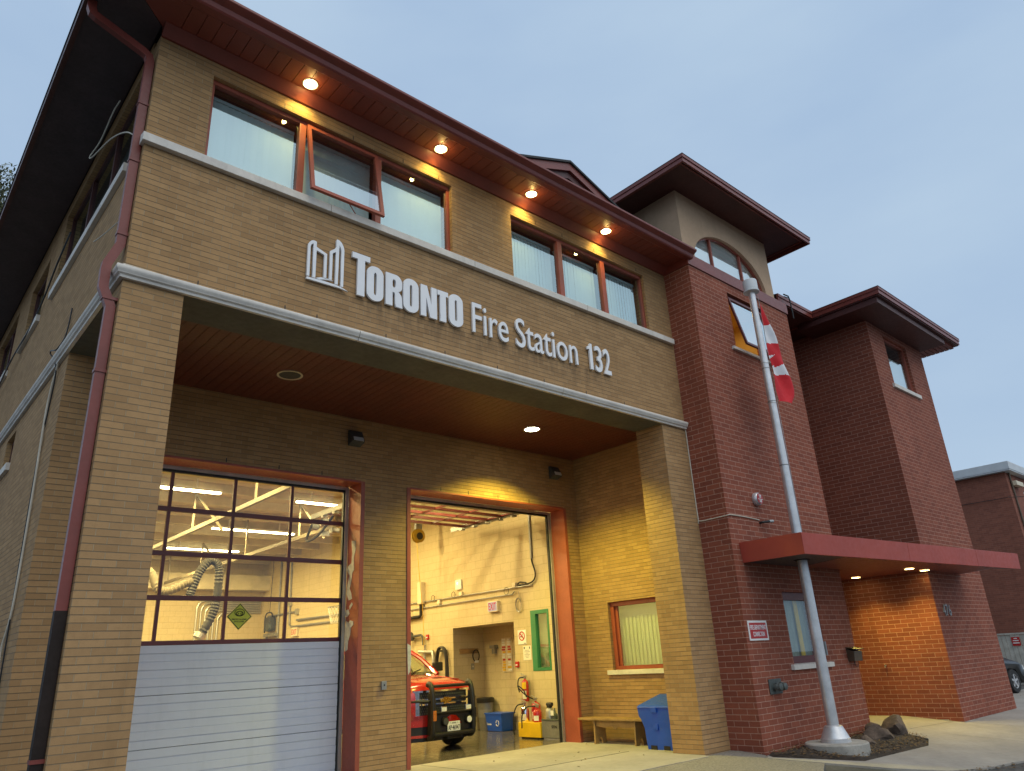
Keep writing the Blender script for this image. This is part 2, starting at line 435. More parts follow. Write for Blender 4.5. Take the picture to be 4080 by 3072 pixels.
def sill(parent, x0, x1, z0, z1, y0, y1):
    return MB().hexa([(x0, y0, z0), (x1, y0, z0), (x1, y1, z0), (x0, y1, z0)], [(x0, y0, z1), (x1, y0, z1), (x1, y1, z1+.02), (x0, y1, z1+.02)]).build('sill', 'stone', parent, bevel=.006)

# ---- tan brick front wall
OPW = [(.70, 4.66, 7.82, 9.15), (5.98, 9.72, 7.82, 9.13)]
MB().gwall('y', 0, W, ZB+.02, ZW, 0, .32, OPW).build('front_wall', 'tan', ST)
# ---- left side wall with windows and porch opening
LW = [(.75, 4.95, 7.82, 9.30), (6.05, 7.7, 7.82, 9.0), (9.2, 11.6, 7.82, 9.2), (13, 16, 7.82, 9.2)]
MB().gwall('x', .32, 22, ZB+.02, ZS+.02, 0, .32, LW).build('side_wall', 'tan', ST)
MB().gwall('x', 2.5, 22, -.05, ZB+.02, 0, .32, [(6.1, 6.95, 5.12, 5.7), (10, 12, 1.2, 2.6)]).build('side_wall', 'tan', ST)
for (a, b, c, d) in LW + [(6.1, 6.95, 5.12, 5.7), (10, 12, 1.2, 2.6)]:
    f = MB()
    for (p, q, r_, s_) in ((a, b, d-.06, d), (a, b, c, c+.05), (a, a+.05, c+.05, d-.06), (b-.05, b, c+.05, d-.06)): f.box(.08, .14, p, q, r_, s_)
    n = max(1, round((b-a)/1.35))
    for k in range(1, n): f.box(.075, .14, a+(b-a)*k/n-.04, a+(b-a)*k/n+.04, c+.05, d-.06)
    w = f.build('window', 'darkred', ST)
    MB().quad((.11, a, c), (.11, b, c), (.11, b, d), (.11, a, d)).build('pane', 'pane', w)
    MB().quad((.29, a, c), (.29, b, c), (.29, b, d), (.29, a, d)).build('blind', 'curtain', w)
    MB().box(-.06, .08, a-.06, b+.06, c-.13, c-.003).build('sill', 'stone', w, bevel=.006)
# ---- piers
MB().box(0, .66, 0, .66, -.05, ZB+.02).build('pier', 'tan', ST)
MB().box(9.71, W, 0, .65, -.05, ZB+.02).build('pier', 'tan', ST)
MB().box(.33, .66, 2.5, D0-.003, -.05, ZB+.02).build('pier', 'tan', ST)
# ---- door wall and porch side wall
OPD = [(.90, 5.10, -.1, 4.85), (6.16, 10.36, -.1, 4.85)]
MB().gwall('y', .32, XR, -.05, ZC+.3, D0, D1, OPD).build('door_wall', 'tan', ST)
OPS = [(1.05, 2.80, 1.36, 2.72)]
MB().gwall('x', .65, D0, -.05, ZC+.2, 10.8, 11.1, OPS).build('porch_side_wall', 'tan', ST)
MB().box(W-.02, 11.1, .645, .66, -.05, ZC).build('porch_return', 'tan', ST)
# ---- beam soffit and porch ceiling boards
MB().box(.66, 9.71, .004, .66, ZB, ZB+.018).box(.66, 9.71, .33, .66, ZB+.018, ZC+.25).box(.004, .60, .66, 2.5, ZB, ZB+.018).box(.33, .60, .66, 2.5, ZB+.018, ZC+.25).build('beam', 'beamgrey', ST)
c = MB(); x = .6
while x < 11.05:
    x2 = min(x+.15, 11.05); c.box(x, x2-.008, .66, D0-.002, ZC, ZC+.02); x += .15
c.box(.6, 11.05, .66, D0-.002, ZC+.024, ZC+.04)
c.build('porch_ceiling', 'ceilred', ST)
# ---- cornice moulding
prof = [(0, ZB), (.045, ZB), (.05, ZB+.03), (.075, ZB+.045), (.08, ZB+.062), (.095, ZB+.08), (.102, ZB+.105), (.095, ZB+.13), (.07, ZB+.145), (.03, ZB+.15), (0, ZB+.15)]
xs = [-1, 2.95, 6.9, W-.01]
for i in range(3):
    mb = MB(); a0, a1 = xs[i], xs[i+1]
    A = [((-d if i == 0 else a0+.006), -d-.001, z) for d, z in prof]; Bp = [(a1-.004, -d-.001, z) for d, z in prof]
    mb.hexa(A, Bp); mb.build('cornice', 'stone', ST, smooth=True)
mb = MB(); mb.hexa([(-d-.001, -d, z) for d, z in prof], [(-d-.001, 14, z) for d, z in prof]); mb.build('cornice', 'stone', ST)
# ---- weep vents in the brick joints
for x in (.80, 1.90, 2.35, 3.42, 4.46, 5.50, 6.54, 7.58, 8.62): MB().box(x-.006, x+.006, -.004, .02, 6.0, 6.068).build('weep_vent', 'black', ST)
for x in (1.7, 2.8, 3.7, 4.4, 6.6, 7.3, 8.2, 9.5): MB().box(x-.006, x+.006, -.004, .02, 9.16, 9.225).build('weep_vent', 'black', ST)
for x in (1.5, 2.6, 3.5, 4.3, 6.9, 7.6, 8.4, 9.3): MB().box(x-.007, x+.007, D0-.004, D0+.02, 4.885, 4.955).build('weep_vent', 'black', ST)
# ---- upper sill band
for a, b in ((-.04, 2.45), (2.456, 5.05), (5.056, 7.75), (7.756, W-.05)):
    MB().hexa([(a, -.075, 7.69), (b, -.075, 7.69), (b, .07, 7.69), (a, .07, 7.69)], [(a, -.075, 7.805), (b, -.075, 7.805), (b, .07, 7.835), (a, .07, 7.835)]).build('sill', 'stone', ST, bevel=.006)
# ---- upper windows
window(.70, 4.66, 7.82, 9.15, 0, [(1.97, 2.07), (3.24, 3.34)], openpane=1, ang=-12, drop=.10, tilt=.19)
window(5.98, 9.72, 7.82, 9.13, 0, [(7.2, 7.32), (8.42, 8.54)], ang=7, drop=.12)
MB().gwall('y', .33, 10.4, 6.4, 9.35, 3.2, 3.4).box(.33, 10.4, .4, 3.2, 6.4, 6.45).box(.33, 10.4, .4, 3.2, 9.33, 9.35).box(5.2, 5.4, .33, 3.2, 6.45, 9.33).build('upper_room', 'roomdark', ST)
# ---- eaves: frieze, soffit boards, gutter, left soffit
MB().hexa([(0, -.002, ZW-.03), (0, -.035, ZW-.03), (0, -.15, ZS-.01), (0, -.15, ZS+.02), (0, -.002, ZS+.02)], [(W, -.002, ZW-.03), (W, -.035, ZW-.03), (W, -.15, ZS-.01), (W, -.15, ZS+.02), (W, -.002, ZS+.02)]).build('frieze', 'soffitred', ST)
c = MB(); x = 0.
while x < W:
    x2 = min(x+.19, W); c.box(x, x2-.009, -.60, -.15, ZS, ZS+.02); x += .19
c.box(-.0, W, -.60, -.15, ZS+.022, ZS+.035)
c.hexa([(-.6, -.6, ZS), (0, -.6, ZS), (0, -.02, ZS)], [(-.6, -.6, ZS+.02), (0, -.6, ZS+.02), (0, -.02, ZS+.02)])
c.build('soffit', 'soffitred', ST)
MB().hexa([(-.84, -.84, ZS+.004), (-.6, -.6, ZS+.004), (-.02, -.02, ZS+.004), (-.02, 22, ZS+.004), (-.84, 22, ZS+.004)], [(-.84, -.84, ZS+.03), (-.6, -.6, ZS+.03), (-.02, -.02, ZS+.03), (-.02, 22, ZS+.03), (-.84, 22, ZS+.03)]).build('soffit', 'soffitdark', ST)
gp = [(-.585, 9.50), (-.62, 9.47), (-.74, 9.468), (-.762, 9.49), (-.785, 9.545), (-.84, 9.575), (-.868, 9.595), (-.875, 9.605), (-.875, 9.64), (-.85, 9.64), (-.585, 9.655)]
MB().hexa([(-.875, y, z) for y, z in gp], [(W+.06, y, z) for y, z in gp]).build('gutter', 'redmetal', ST, smooth=False)
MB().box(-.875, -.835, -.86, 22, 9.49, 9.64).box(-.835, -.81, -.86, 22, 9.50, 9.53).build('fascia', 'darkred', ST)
rf = MB(); A, B_, C_, D_ = (-.89, -.86, 9.645), (W-.02, -.86, 9.645), (W-.02, 22.3, 9.645), (-.89, 22.3, 9.645); E_, F_ = (4.8, 4.8, 11.8), (4.8, 16.6, 11.8)
rf.quad(A, B_, (W-.02, 4.8, 11.8), E_).quad(D_, A, E_, F_).quad(C_, D_, F_, (W-.02, 16.6, 11.8)).quad(E_, (W-.02, 4.8, 11.8), (W-.02, 16.6, 11.8), F_).quad(A, D_, C_, B_)
roof = rf.build('roof', 'shingle', ST)
# gable vent on the roof
gy = .3; PKx, PKz, sl = 8.02, 11.42, .375
g = MB()
def gab(d, y, hw=3.4): return [(PKx-hw, y, PKz-d-sl*hw), (PKx, y, PKz-d), (PKx+hw, y, PKz-d-sl*hw)]
for (d0, d1, y0, y1, mt, nm) in ((.0, .05, gy-.08, 5, 'shingle', 'gable_roof'), (.055, .24, gy-.04, gy+.02, 'redmetal', 'gable_trim'), (.245, .40, gy+.02, gy+.06, 'darkred', 'gable_trim')):
    mb = MB(); a0, a1 = gab(d0, y0), gab(d1, y0); b0, b1 = gab(d0, y1), gab(d1, y1)
    mb.hexa([a0[0], a0[1], a1[1], a1[0]], [b0[0], b0[1], b1[1], b1[0]]); mb.hexa([a0[1], a0[2], a1[2], a1[1]], [b0[1], b0[2], b1[2], b1[1]])
    mb.build(nm, mt, roof)
mb = MB(); t = gab(.4, gy+.25); mb.quad(*t); mb.build('gable_vent', 'black', roof)
mb = MB()
for k in range(8):
    z = PKz-.62-k*.12; hw = (PKz-.40-z)/sl
    mb.hexa([(PKx-hw, gy+.05, z-.03), (PKx+hw, gy+.05, z-.03), (PKx+hw, gy+.15, z+.05), (PKx-hw, gy+.15, z+.05)], [(PKx-hw, gy+.06, z-.01), (PKx+hw, gy+.06, z-.01), (PKx+hw, gy+.16, z+.07), (PKx-hw, gy+.16, z+.07)])
mb.build('louvre', 'soffitred', roof)

# ---- porch side window
f = MB(); a, b, c0, c1 = 1.05, 2.80, 1.36, 2.72
for (p, q, r_, s_) in ((a, b, c1-.09, c1), (a, b, c0, c0+.07), (a, a+.08, c0+.07, c1-.09), (b-.09, b, c0+.07, c1-.09)): f.box(10.88, 10.98, p, q, r_, s_)
f.box(10.93, 10.98, b-.16, b-.09, c0+.07, c1-.09)
w = f.build('window', 'redframe', ST, bevel=.006)
MB().quad((10.95, a, c0), (10.95, b, c0), (10.95, b, c1), (10.95, a, c1)).build('pane', 'pane', w)
bl = MB(); n = 17
for k in range(n):
    cy = a+(k+.5)*(b-a)/n; bl.quad((11.06, cy-.06, c0+.03), (11.085, cy+.055, c0+.03), (11.085, cy+.055, c1-.3), (11.06, cy-.06, c1-.3))
bl.build('blind', 'blindwarm', w)
MB().box(11.12, 11.14, a-.1, b+.1, c0-.1, c1+.1).build('curtain', 'blindwarm', w)
MB().box(10.745, 10.88, .9, 2.93, 1.265, 1.355).build('sill', 'stone', w, bevel=.006)

# ---- bay door frames
for k, (a, b) in enumerate(((.90, 5.10), (6.16, 10.36))):
    f = MB()
    f.box(a-.07, a+.012, D0-.014, D1, -.02, 4.862); f.box(b-.012, b+.07, D0-.014, D1, -.02, 4.862); f.box(a+.012, b-.012, D0-.012, D1, 4.838, 4.875)
    fr = f.build('door_frame', 'redframe', ST, bevel=.004)
    t = MB(); yy = 3.965 if k == 0 else 3.965
    t.box(b-.075, b-.013, yy-.06, yy-.03, .0, 4.83).box(b-.03, b-.013, yy-.03, yy+.1, 0, 4.83)
    t.box(a+.013, a+.075, yy-.06, yy-.03, .0, 4.83)
    t.box(a+.075, b-.075, yy-.06, yy-.03, 4.78, 4.836)
    t.build('weather_strip', 'galv', fr)
    t = MB(); t.box(b-.10, b-.04, yy-.025, yy+.03, .0, 4.79).box(a+.08, b-.1, yy-.025, yy+.03, 4.74, 4.785); t.build('seal', 'black', fr)
    if k == 0:
        pk = [[(3.75, 3.82), (3.62, 3.80), (3.60, 3.66), (3.66, 3.5), (3.64, 3.29), (3.7, 3.25), (3.72, 3.12), (3.78, 2.98), (3.72, 2.9), (3.69, 2.80), (3.80, 2.78), (3.88, 2.9), (3.86, 3.05), (3.80, 3.2), (3.92, 3.32), (3.86, 3.38), (3.74, 3.42), (3.72, 3.6)],
              [(3.69, 2.74), (3.66, 2.70), (3.76, 2.62), (3.77, 2.68)], [(3.92, 2.62), (3.80, 2.63), (3.76, 2.55), (3.86, 2.50), (3.93, 2.53)],
              [(3.86, 2.44), (3.80, 2.40), (3.74, 2.44), (3.63, 2.42), (3.62, 2.36), (3.70, 2.32), (3.72, 2.2), (3.78, 2.1), (3.80, 1.96), (3.88, 1.93), (3.94, 1.98), (3.95, 2.12), (3.90, 2.24), (3.92, 2.34)]]
        pe = MB()
        for L in pk:
            base = [(b-.0135, min(y, 3.892), z) for y, z in L]
            pe.prism(base, (-.004, 0, 0))
        pe.build('bare_patch', 'peel', fr)
    else:
        MB().prism([(6.095, D0-.0145, 2.02), (6.172, D0-.0145, 1.98), (6.172, D0-.0145, 1.70), (6.15, D0-.0145, 1.55), (6.11, D0-.0145, 1.50), (6.10, D0-.0145, 1.7)], (0, -.004, 0)).build('bare_patch', 'peel', fr)

# ---- closed sectional door (left bay)
dy = 3.96
rows = [2.142, 2.80, 3.465, 4.155, 4.82]; colx = [.90+.0, 1.875, 2.88, 3.875, 4.995]
f = MB()
for i, z in enumerate(rows):
    f.box(.92, 5.10, dy, dy+.05, z-.04 if i else z-.03, z+.035)
for i, xx in enumerate((.945, 1.952, 2.975, 3.996, 5.06)):
    for j in range(4): f.box(xx-.026, xx+.026, dy+.002, dy+.048, rows[j]+.035, rows[j+1]-.04)
door = f.build('overhead_door', 'maroon', ST, bevel=.004)
for i in range(4):
    for j in range(4):
        xa, xb = (.945, 1.952, 2.975, 3.996, 5.06)[i:i+2]
        MB().quad((xa, dy+.02, rows[j]), (xb, dy+.02, rows[j]), (xb, dy+.02, rows[j+1]), (xa, dy+.02, rows[j+1])).build('pane', 'panedoor', door)
for (z0, z1) in ((.0, .716), (.722, 1.42), (1.426, 2.11)):
    mb = MB(); n = 6; hh = (z1-z0)/n
    for k in range(n):
        a, b = z0+k*hh, z0+(k+1)*hh
        mb.box(.91, 5.09, dy-.012 if k % 2 else dy-.006, dy+.04, a+.004, b-.003)
    mb.box(.91, 5.09, dy+.0, dy+.035, z0, z1)
    mb.build('panel', 'doorwhite', door, bevel=.002, bseg=1)
MB().box(.91, 5.09, dy+.041, dy+.046, .0, 2.11).build('backing', 'darkgrey', door)  # sheet added behind the panels; keeps bay light from showing through joints
# ---- raised sectional door (right bay)
zt = 5.02
f = MB(); ry = [5.0, 5.50, 6.01, 6.52, 7.04]
for y in ry: f.box(6.25, 10.22, y-.04, y+.04, zt-.03, zt+.03)
for xx in (6.27, 7.24, 8.22, 9.2, 10.2):
    for j in range(4): f.box(xx-.026, xx+.026, ry[j]+.04, ry[j+1]-.04, zt-.02, zt+.02)
door2 = f.build('overhead_door', 'maroon', ST)
for i in range(4):
    for j in range(4):
        xa, xb = (6.27, 7.24, 8.22, 9.2, 10.2)[i:i+2]
        MB().quad((xa, ry[j], zt), (xb, ry[j], zt), (xb, ry[j+1], zt), (xa, ry[j+1], zt)).build('pane', 'paneclear', door2)
for k in range(3):
    MB().box(6.25, 10.22, 4.02+k*.32, 4.02+k*.32+.315, zt-.02, zt+.02).build('panel', 'white', door2)
tr = MB()
for xx in (6.21, 10.27):
    tr.box(xx-.03, xx+.03, 4.0, 7.6, zt-.06, zt-.045).box(xx-.035, xx-.025, 4.0, 7.6, zt-.045, zt+.05).box(xx+.025, xx+.035, 4.0, 7.6, zt-.045, zt+.05)
for y in ry:
    for xx in (6.24, 10.2): tr.box(xx-.07, xx+.05, y-.05, y+.05, zt-.11, zt-.062)
tr.tube([(6.1, 4.05, 5.35), (10.4, 4.05, 5.35)], .03, 8)
tr.build('door_track', 'dullsteel', door2)

# ---- bay interior
MB().gwall('x', D1+.003, YB, -.05, 6.3, XR, XR+.25, [(5.99, 8.47, -.1, 2.56), (4.74, 5.37, 1.40, 2.76)]).build('bay_wall', 'block', ST)
MB().box(XR+.253, 12.0, 5.75, 5.985, -.05, 2.8).box(XR+.253, 12.0, 8.475, 8.7, -.05, 2.8).box(11.95, 12.2, 5.985, 8.475, -.05, 2.8).box(XR+.255, 12, 5.985, 8.475, 2.56, 2.8).build('alcove', 'block', ST)
MB().box(.33, XR, YB, YB+.25, -.05, 6.3).build('bay_wall', 'block', ST)
MB().box(.325, .36, D1, YB, -.05, 6.3).build('bay_wall', 'block', ST)
MB().box(.33, XR, D1, YB, 6.0, 6.2).build('bay_ceiling', 'bayceil', ST)
bm_ = MB()
for k in range(12): y = 5.2+k*1.4; bm_.box(.4, XR, y-.05, y+.05, 5.78, 6.0)
bm_.box(.4, XR, YB-.6, YB-.02, 4.75, 5.3)
bm_.build('ceiling_beam', 'bayceil', ST)
for k, xx in enumerate((4.25, 6.95)):
    r_ = MB(); r_.box(xx-.035, xx+.035, 4.4, 20.5, 4.88, 4.97)
    for y in (6.2, 9.8, 13.2, 16.8, 20): r_.box(xx-.02, xx+.02, y-.02, y+.02, 4.97, 6.0)
    for y in (9.8, 16.8): r_.obox((xx+.35, y, 5.4), (.36, 0, -.42), (0, .025, 0), (.02, 0, .02))
    r_.build('hose_rail', 'railtan', ST)
fw = MB()
for (p, q, r_, s_) in ((4.74, 5.37, 2.67, 2.76), (4.74, 5.37, 1.40, 1.47), (4.74, 4.80, 1.47, 2.67), (5.2, 5.37, 1.47, 2.67)): fw.box(XR-.01, XR+.1, p, q, r_, s_)
gwn = fw.build('window', 'green', ST, bevel=.005)
MB().quad((XR+.05, 4.74, 1.4), (XR+.05, 5.37, 1.4), (XR+.05, 5.37, 2.76), (XR+.05, 4.74, 2.76)).build('pane', 'pane', gwn)
bl = MB()
for k in range(7): cy = 4.79+k*.085; bl.quad((XR+.16, cy-.04, 1.43), (XR+.185, cy+.042, 1.43), (XR+.185, cy+.042, 2.7), (XR+.16, cy-.04, 2.7))
bl.build('blind', 'blindwarm', gwn)
MB().box(XR+.26, XR+.27, 4.6, 5.5, 1.3, 2.9).build('curtain', 'blindwarm', gwn)

# ---- red brick tower
TW = [(11.88, 13.35, 7.76, 9.13), (11.97, 13.28, 1.31, 2.63)]
MB().gwall('y', W, W2, -.12, 9.36, TF, TF+.3, TW).box(W, W+.29, TF+.3, .64, -.1, 9.36).box(W, W+.3, .66, 4, 6.3, 9.36).box(W2-.3, W2, TF+.3, 6, -.1, 9.36).build('tower_wall', 'red', ST)
MB().box(W-.03, W2+.03, TF-.03, TF+.33, 9.36, 9.64).box(W-.03, W+.33, TF+.33, 4, 9.36, 9.64).box(W2-.3, W2+.03, TF+.33, 6, 9.36, 9.64).box(W+.33, W2-.3, TF+.33, 6, 9.50, 9.60).build('tower_coping', 'redmetal', ST, bevel=.008)
w = window(11.88, 13.35, 7.76, 9.13, TF, openpane=0, blinds=False, tilt=.21, head=.10, frame='maroon', pane='panearch')
sill(w, 11.70, 13.5, 7.69, 7.755, TF-.06, TF+.07)
MB().gwall('y', 11.0, 14.2, 7.0, 9.4, 1.6, 1.7).box(11, 14.2, TF+.35, 1.6, 7.1, 7.2).box(11, 11.1, TF+.35, 1.6, 7.2, 9.3).box(14.1, 14.2, TF+.35, 1.6, 7.2, 9.3).box(11, 14.2, TF+.35, 1.6, 9.3, 9.35).build('tower_room', 'roomwarm', ST)
light('room_lamp', 'AREA', (12.6, .45, 9.2), 30, (1, .66, .2), (0, 0, 0), shape='RECTANGLE', size=1.0, size_y=.3)
MB().box(12.0, 12.35, TF+.5, TF+.8, 7.2, 8.1).box(12.7, 13.2, TF+.5, TF+.8, 7.2, 7.95).build('cabinet', 'yellow', w)
w = window(11.97, 13.28, 1.31, 2.63, TF, blinds=False, head=.15, foot=.14, frame='maroon', pane='panelow', room=False)
cu = MB()
for k in range(18):
    xx = 12.0+k*.072; cu.quad((xx, TF+.28+.02*(k % 2), 1.42), (xx+.072, TF+.28+.02*((k+1) % 2), 1.42), (xx+.072, TF+.28+.02*((k+1) % 2), 2.5), (xx, TF+.28+.02*(k % 2), 2.5))
cu.build('curtain', 'curtain', w)
MB().box(12.06, 12.12, TF+.24, TF+.26, 1.42, 2.5).box(12.78, 12.92, TF+.24, TF+.26, 1.42, 2.5).build('curtain', 'yellow', w)
sill(w, 11.84, 13.42, 1.215, 1.30, TF-.065, TF+.07)
# stucco lantern with arched window
SX0, SX1, SY = 10.63, 14.43, -.50
ar = [(12.55+1.5*math.cos(R(q)), 9.80+.95*math.sin(R(q))) for q in range(0, 181, 6)]
mb = MB(); put(mb, curve_mesh([[(SX0, 9.58), (SX1, 9.58), (SX1, 11.42), (SX0, 11.42)], ar], .2), None, FY(SY+.1), fit=False)
mb.box(SX0, SX0+.2, SY+.2, 3.4, 9.58, 11.42).box(SX1-.2, SX1, SY+.2, 3.4, 9.58, 11.42).box(SX0+.2, SX1-.2, 3.2, 3.4, 9.58, 11.42)
mb.build('stucco_lantern', 'stucco', ST)
fr = MB(); ring = [(12.55+1.5*math.cos(R(q)), 9.80+.95*math.sin(R(q))) for q in range(0, 181, 6)]
ri = [(12.55+1.44*math.cos(R(q)), 9.83+.89*math.sin(R(q))) for q in range(0, 181, 6)]
for i in range(len(ring)-1):
    a, b, c_, d_ = ring[i], ring[i+1], ri[i+1], ri[i]
    fr.hexa([(a[0], -.42, a[1]), (b[0], -.42, b[1]), (c_[0], -.42, c_[1]), (d_[0], -.42, d_[1])], [(a[0], -.36, a[1]), (b[0], -.36, b[1]), (c_[0], -.36, c_[1]), (d_[0], -.36, d_[1])])
fr.box(11.05, 14.05, -.42, -.36, 9.79, 9.84)
for xx in (11.92, 13.18): fr.box(xx-.025, xx+.025, -.42, -.36, 9.84, 9.80+.95*math.sqrt(1-((xx-12.55)/1.5)**2)-.03)
wa = fr.build('window', 'redframe', ST)
MB().quad(*[(x, -.385, z) for x, z in ring]).build('pane', 'panepale', wa)
MB().box(11.0, 14.1, -.34, -.33, 9.8, 10.72).build('blind', 'white', wa)
# tower roof
ex0, ex1, ey0, ey1 = SX0-.83, SX1+.83, SY-.83, 4.25
def eave(x0, x1, y0, y1, zf0, zf1, zs, rise, nm):
    s_ = MB().box(x0+.03, x1-.03, y0+.03, y1-.03, zs, zs+.03); s_.build('soffit', 'darkred', ST)
    f = MB().box(x0, x1, y0, y0+.04, zf0, zf1).box(x0, x1, y1-.04, y1, zf0, zf1).box(x0, x0+.04, y0+.04, y1-.04, zf0, zf1).box(x1-.04, x1, y0+.04, y1-.04, zf0, zf1)
    f.box(x0-.02, x1+.02, y0-.02, y0, zf1-.07, zf1+.01).box(x0-.02, x0, y0, y1, zf1-.07, zf1+.01).box(x1, x1+.02, y0, y1, zf1-.07, zf1+.01)
    f.box(x0+.13, x1-.13, y0+.13, y0+.17, zs-.02, zs-.002).box(x0+.13, x0+.17, y0+.17, y1, zs-.02, zs-.002).box(x1-.17, x1-.13, y0+.17, y1, zs-.02, zs-.002)
    f.build('fascia', 'redmetal', ST)
    m = MB(); cx, cy = (x0+x1)/2, (y0+y1)/2; h = zf1+rise; lx = max(.0, ((x1-x0)-(y1-y0))/2)
    a, b, c_, d_ = (x0-.03, y0-.03, zf1+.012), (x1+.03, y0-.03, zf1+.012), (x1+.03, y1+.03, zf1+.012), (x0-.03, y1+.03, zf1+.012)
    e, g_ = (cx-lx, cy, h), (cx+lx, cy, h)
    m.quad(a, b, g_, e).quad(b, c_, g_).quad(c_, d_, e, g_).quad(d_, a, e).quad(a, d_, c_, b)
    m.build('roof', 'shingle', ST)
eave(ex0, ex1, ey0, ey1, 11.30, 11.47, 11.40, .9, 'tower')
# ---- entrance block
EW = [(18.33, 19.85, 8.04, 9.47)]
MB().gwall('y', W3, W4, -.10, 9.80, RF, RF+.3, EW).box(W3, W3+.3, RF+.3, 6, -.06, 9.80).box(W4-.3, W4, RF+.3, 6, -.1, 9.80).build('entrance_wall', 'red', ST)
MB().box(W3-.015, W4+.02, RF-.02, RF+.3, -.4, -.103).box(W3-.015, W3+.3, RF+.3, 6, -.4, -.063).build('footing', 'concretedirty', ST)
MB().box(W+.02, W2-.02, TF-.015, TF+.2, -.45, -.123).build('footing', 'concretedirty', ST)
w = window(18.33, 19.85, 8.04, 9.47, RF, blinds=False, head=.06, frame='redframe', pane='panepale')
MB().box(18.40, 19.79, RF+.17, RF+.18, 8.08, 8.98).build('blind', 'white', w)
sill(w, 18.17, 19.98, 7.93, 8.035, RF-.06, RF+.07)
MB().box(W3+.32, W4-.32, .6, .7, 7, 9.7).build('entrance_room', 'roomdark', ST)
eave(16.42, 22.05, -2.26, 7, 9.85, 10.03, 9.82, 1.0, 'entry')
sb = MB(); y = -2.1
while y < 5: sb.box(W4+.05, 21.98, y, y+.11, 9.77, 9.80); y += .13
sb.build('soffit', 'soffitred', ST)
MB().box(16.5, W4+.03, -2.15, RF-.003, 9.66, 9.815).box(16.5, W3-.003, RF, .0, 9.66, 9.815).build('soffit', 'darkred', ST)
MB().box(W2+.02, W3, 1.2, 1.5, -.1, 9.8).build('recess_wall', 'red', ST)
f = MB().box(15.2, 16.6, 1.12, 1.2, -.0, 2.3); dr = f.build('entrance_door', 'maroon', ST)
MB().box(15.35, 16.45, 1.10, 1.12, .9, 2.1).build('pane', 'pane', dr); MB().tube([(15.3, 1.06, .9), (15.3, 1.06, 1.25)], .015).build('handle', 'steel', dr)
MB().box(W2+.035, 16.38, -.46, 1.5, 9.80, 9.83).build('soffit', 'darkred', ST)
MB().box(W2+.04, 16.38, -.50, -.46, 9.83, 10.02).box(W2+.04, 16.38, -.52, -.50, 9.95, 10.03).build('fascia', 'redmetal', ST)
MB().quad((W2+.04, -.5, 10.03), (16.41, -.5, 10.03), (16.41, 5, 10.9), (W2+.04, 5, 10.9)).build('roof', 'shingle', ST)
MB().tube([(14.72, -.62, 9.98), (14.95, -.62, 10.0), (15.0, -.62, 9.9), (15.05, -.60, 9.4)], .018, 8).tube([(14.72, -.62, 9.92), (14.93, -.62, 9.94)], .012, 6).build('conduit_bracket', 'black', ST)
# ---- entrance canopy
cz0, cz1 = 3.12, 3.487
FA, FB = (10.76, -1.87), (19.87, -2.70)
def fl(x): return FA[1]+(FB[1]-FA[1])*(x-FA[0])/(FB[0]-FA[0])
cn = MB()
cn.hexa([(10.76, TF-.003, cz0), (10.82, TF-.003, cz0), (10.82, fl(10.82)+.06, cz0), (10.76, FA[1], cz0)], [(10.72, TF-.003, cz1), (10.82, TF-.003, cz1), (10.82, fl(10.82)+.06, cz1), (10.72, FA[1]-.02, cz1)])
canopy = cn.build('canopy', 'canopyred', ST)
xs = [10.765, 14.45, 17.55, 19.87]
for i in range(3):
    a, b = xs[i]+(.004 if i else 0), xs[i+1]-.004
    MB().hexa([(a, fl(a), cz0), (b, fl(b), cz0), (b, fl(b)+.055, cz0), (a, fl(a)+.055, cz0)], [(a-.03 if i == 0 else a, fl(a)-.02, cz1), (b, fl(b)-.02, cz1), (b, fl(b)+.055, cz1), (a, fl(a)+.055, cz1)]).build('fascia_panel', 'canopyred', canopy, bevel=.003, bseg=1)
pl = [(10.825, TF-.003), (10.825, fl(10.825)+.058), (18.7, fl(18.7)+.058), (19.5, RF-.003), (W3-.003, RF-.003), (W3-.003, 1.2), (W2+.003, 1.2), (W2+.003, TF-.003)]
MB().hexa([(x, y, cz1-.05) for x, y in pl], [(x, y, cz1-.02) for x, y in pl]).build('canopy_roof', 'shingle', canopy)
MB().hexa([(18.72, fl(18.72)+.058, cz0+.03), (19.85, fl(19.85)+.058, cz0+.03), (19.85, fl(19.85)+.25, cz0+.03), (18.9, fl(18.9)+.35, cz0+.03)], [(18.72, fl(18.72)+.058, cz0+.05), (19.85, fl(19.85)+.058, cz0+.05), (19.85, fl(19.85)+.25, cz0+.05), (18.9, fl(18.9)+.35, cz0+.05)]).build('canopy_lip', 'darkred', canopy)
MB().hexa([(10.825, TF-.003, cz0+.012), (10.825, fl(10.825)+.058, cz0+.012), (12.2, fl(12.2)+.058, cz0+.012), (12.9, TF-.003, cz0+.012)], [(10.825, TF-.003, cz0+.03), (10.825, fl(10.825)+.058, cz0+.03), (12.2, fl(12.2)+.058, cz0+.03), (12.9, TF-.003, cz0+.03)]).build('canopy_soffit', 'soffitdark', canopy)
sb = MB(); y = 1.16
while y > -2.6:
    x0 = W2+.003 if y > TF else 12.9-.7*(TF-y)/1.3
    x1 = W3-.003 if y > RF-.003 else 19.5-.8*(RF-y)/1.1
    ys = y-.095
    if y < -1.85:
        x0 = max(x0, FA[0]+(FA[1]+.06-ys)/(FA[1]-FB[1])*(FB[0]-FA[0]) if False else x0)
        xm = FA[0]+(ys-.058-FA[1])/(FB[1]-FA[1])*(FB[0]-FA[0]); x0 = max(x0, xm)
    if x1-x0 > .05: sb.box(x0, x1, ys, y, cz0+.012, cz0+.03)
    y -= .105
sb.build('canopy_soffit', 'soffitred', canopy)

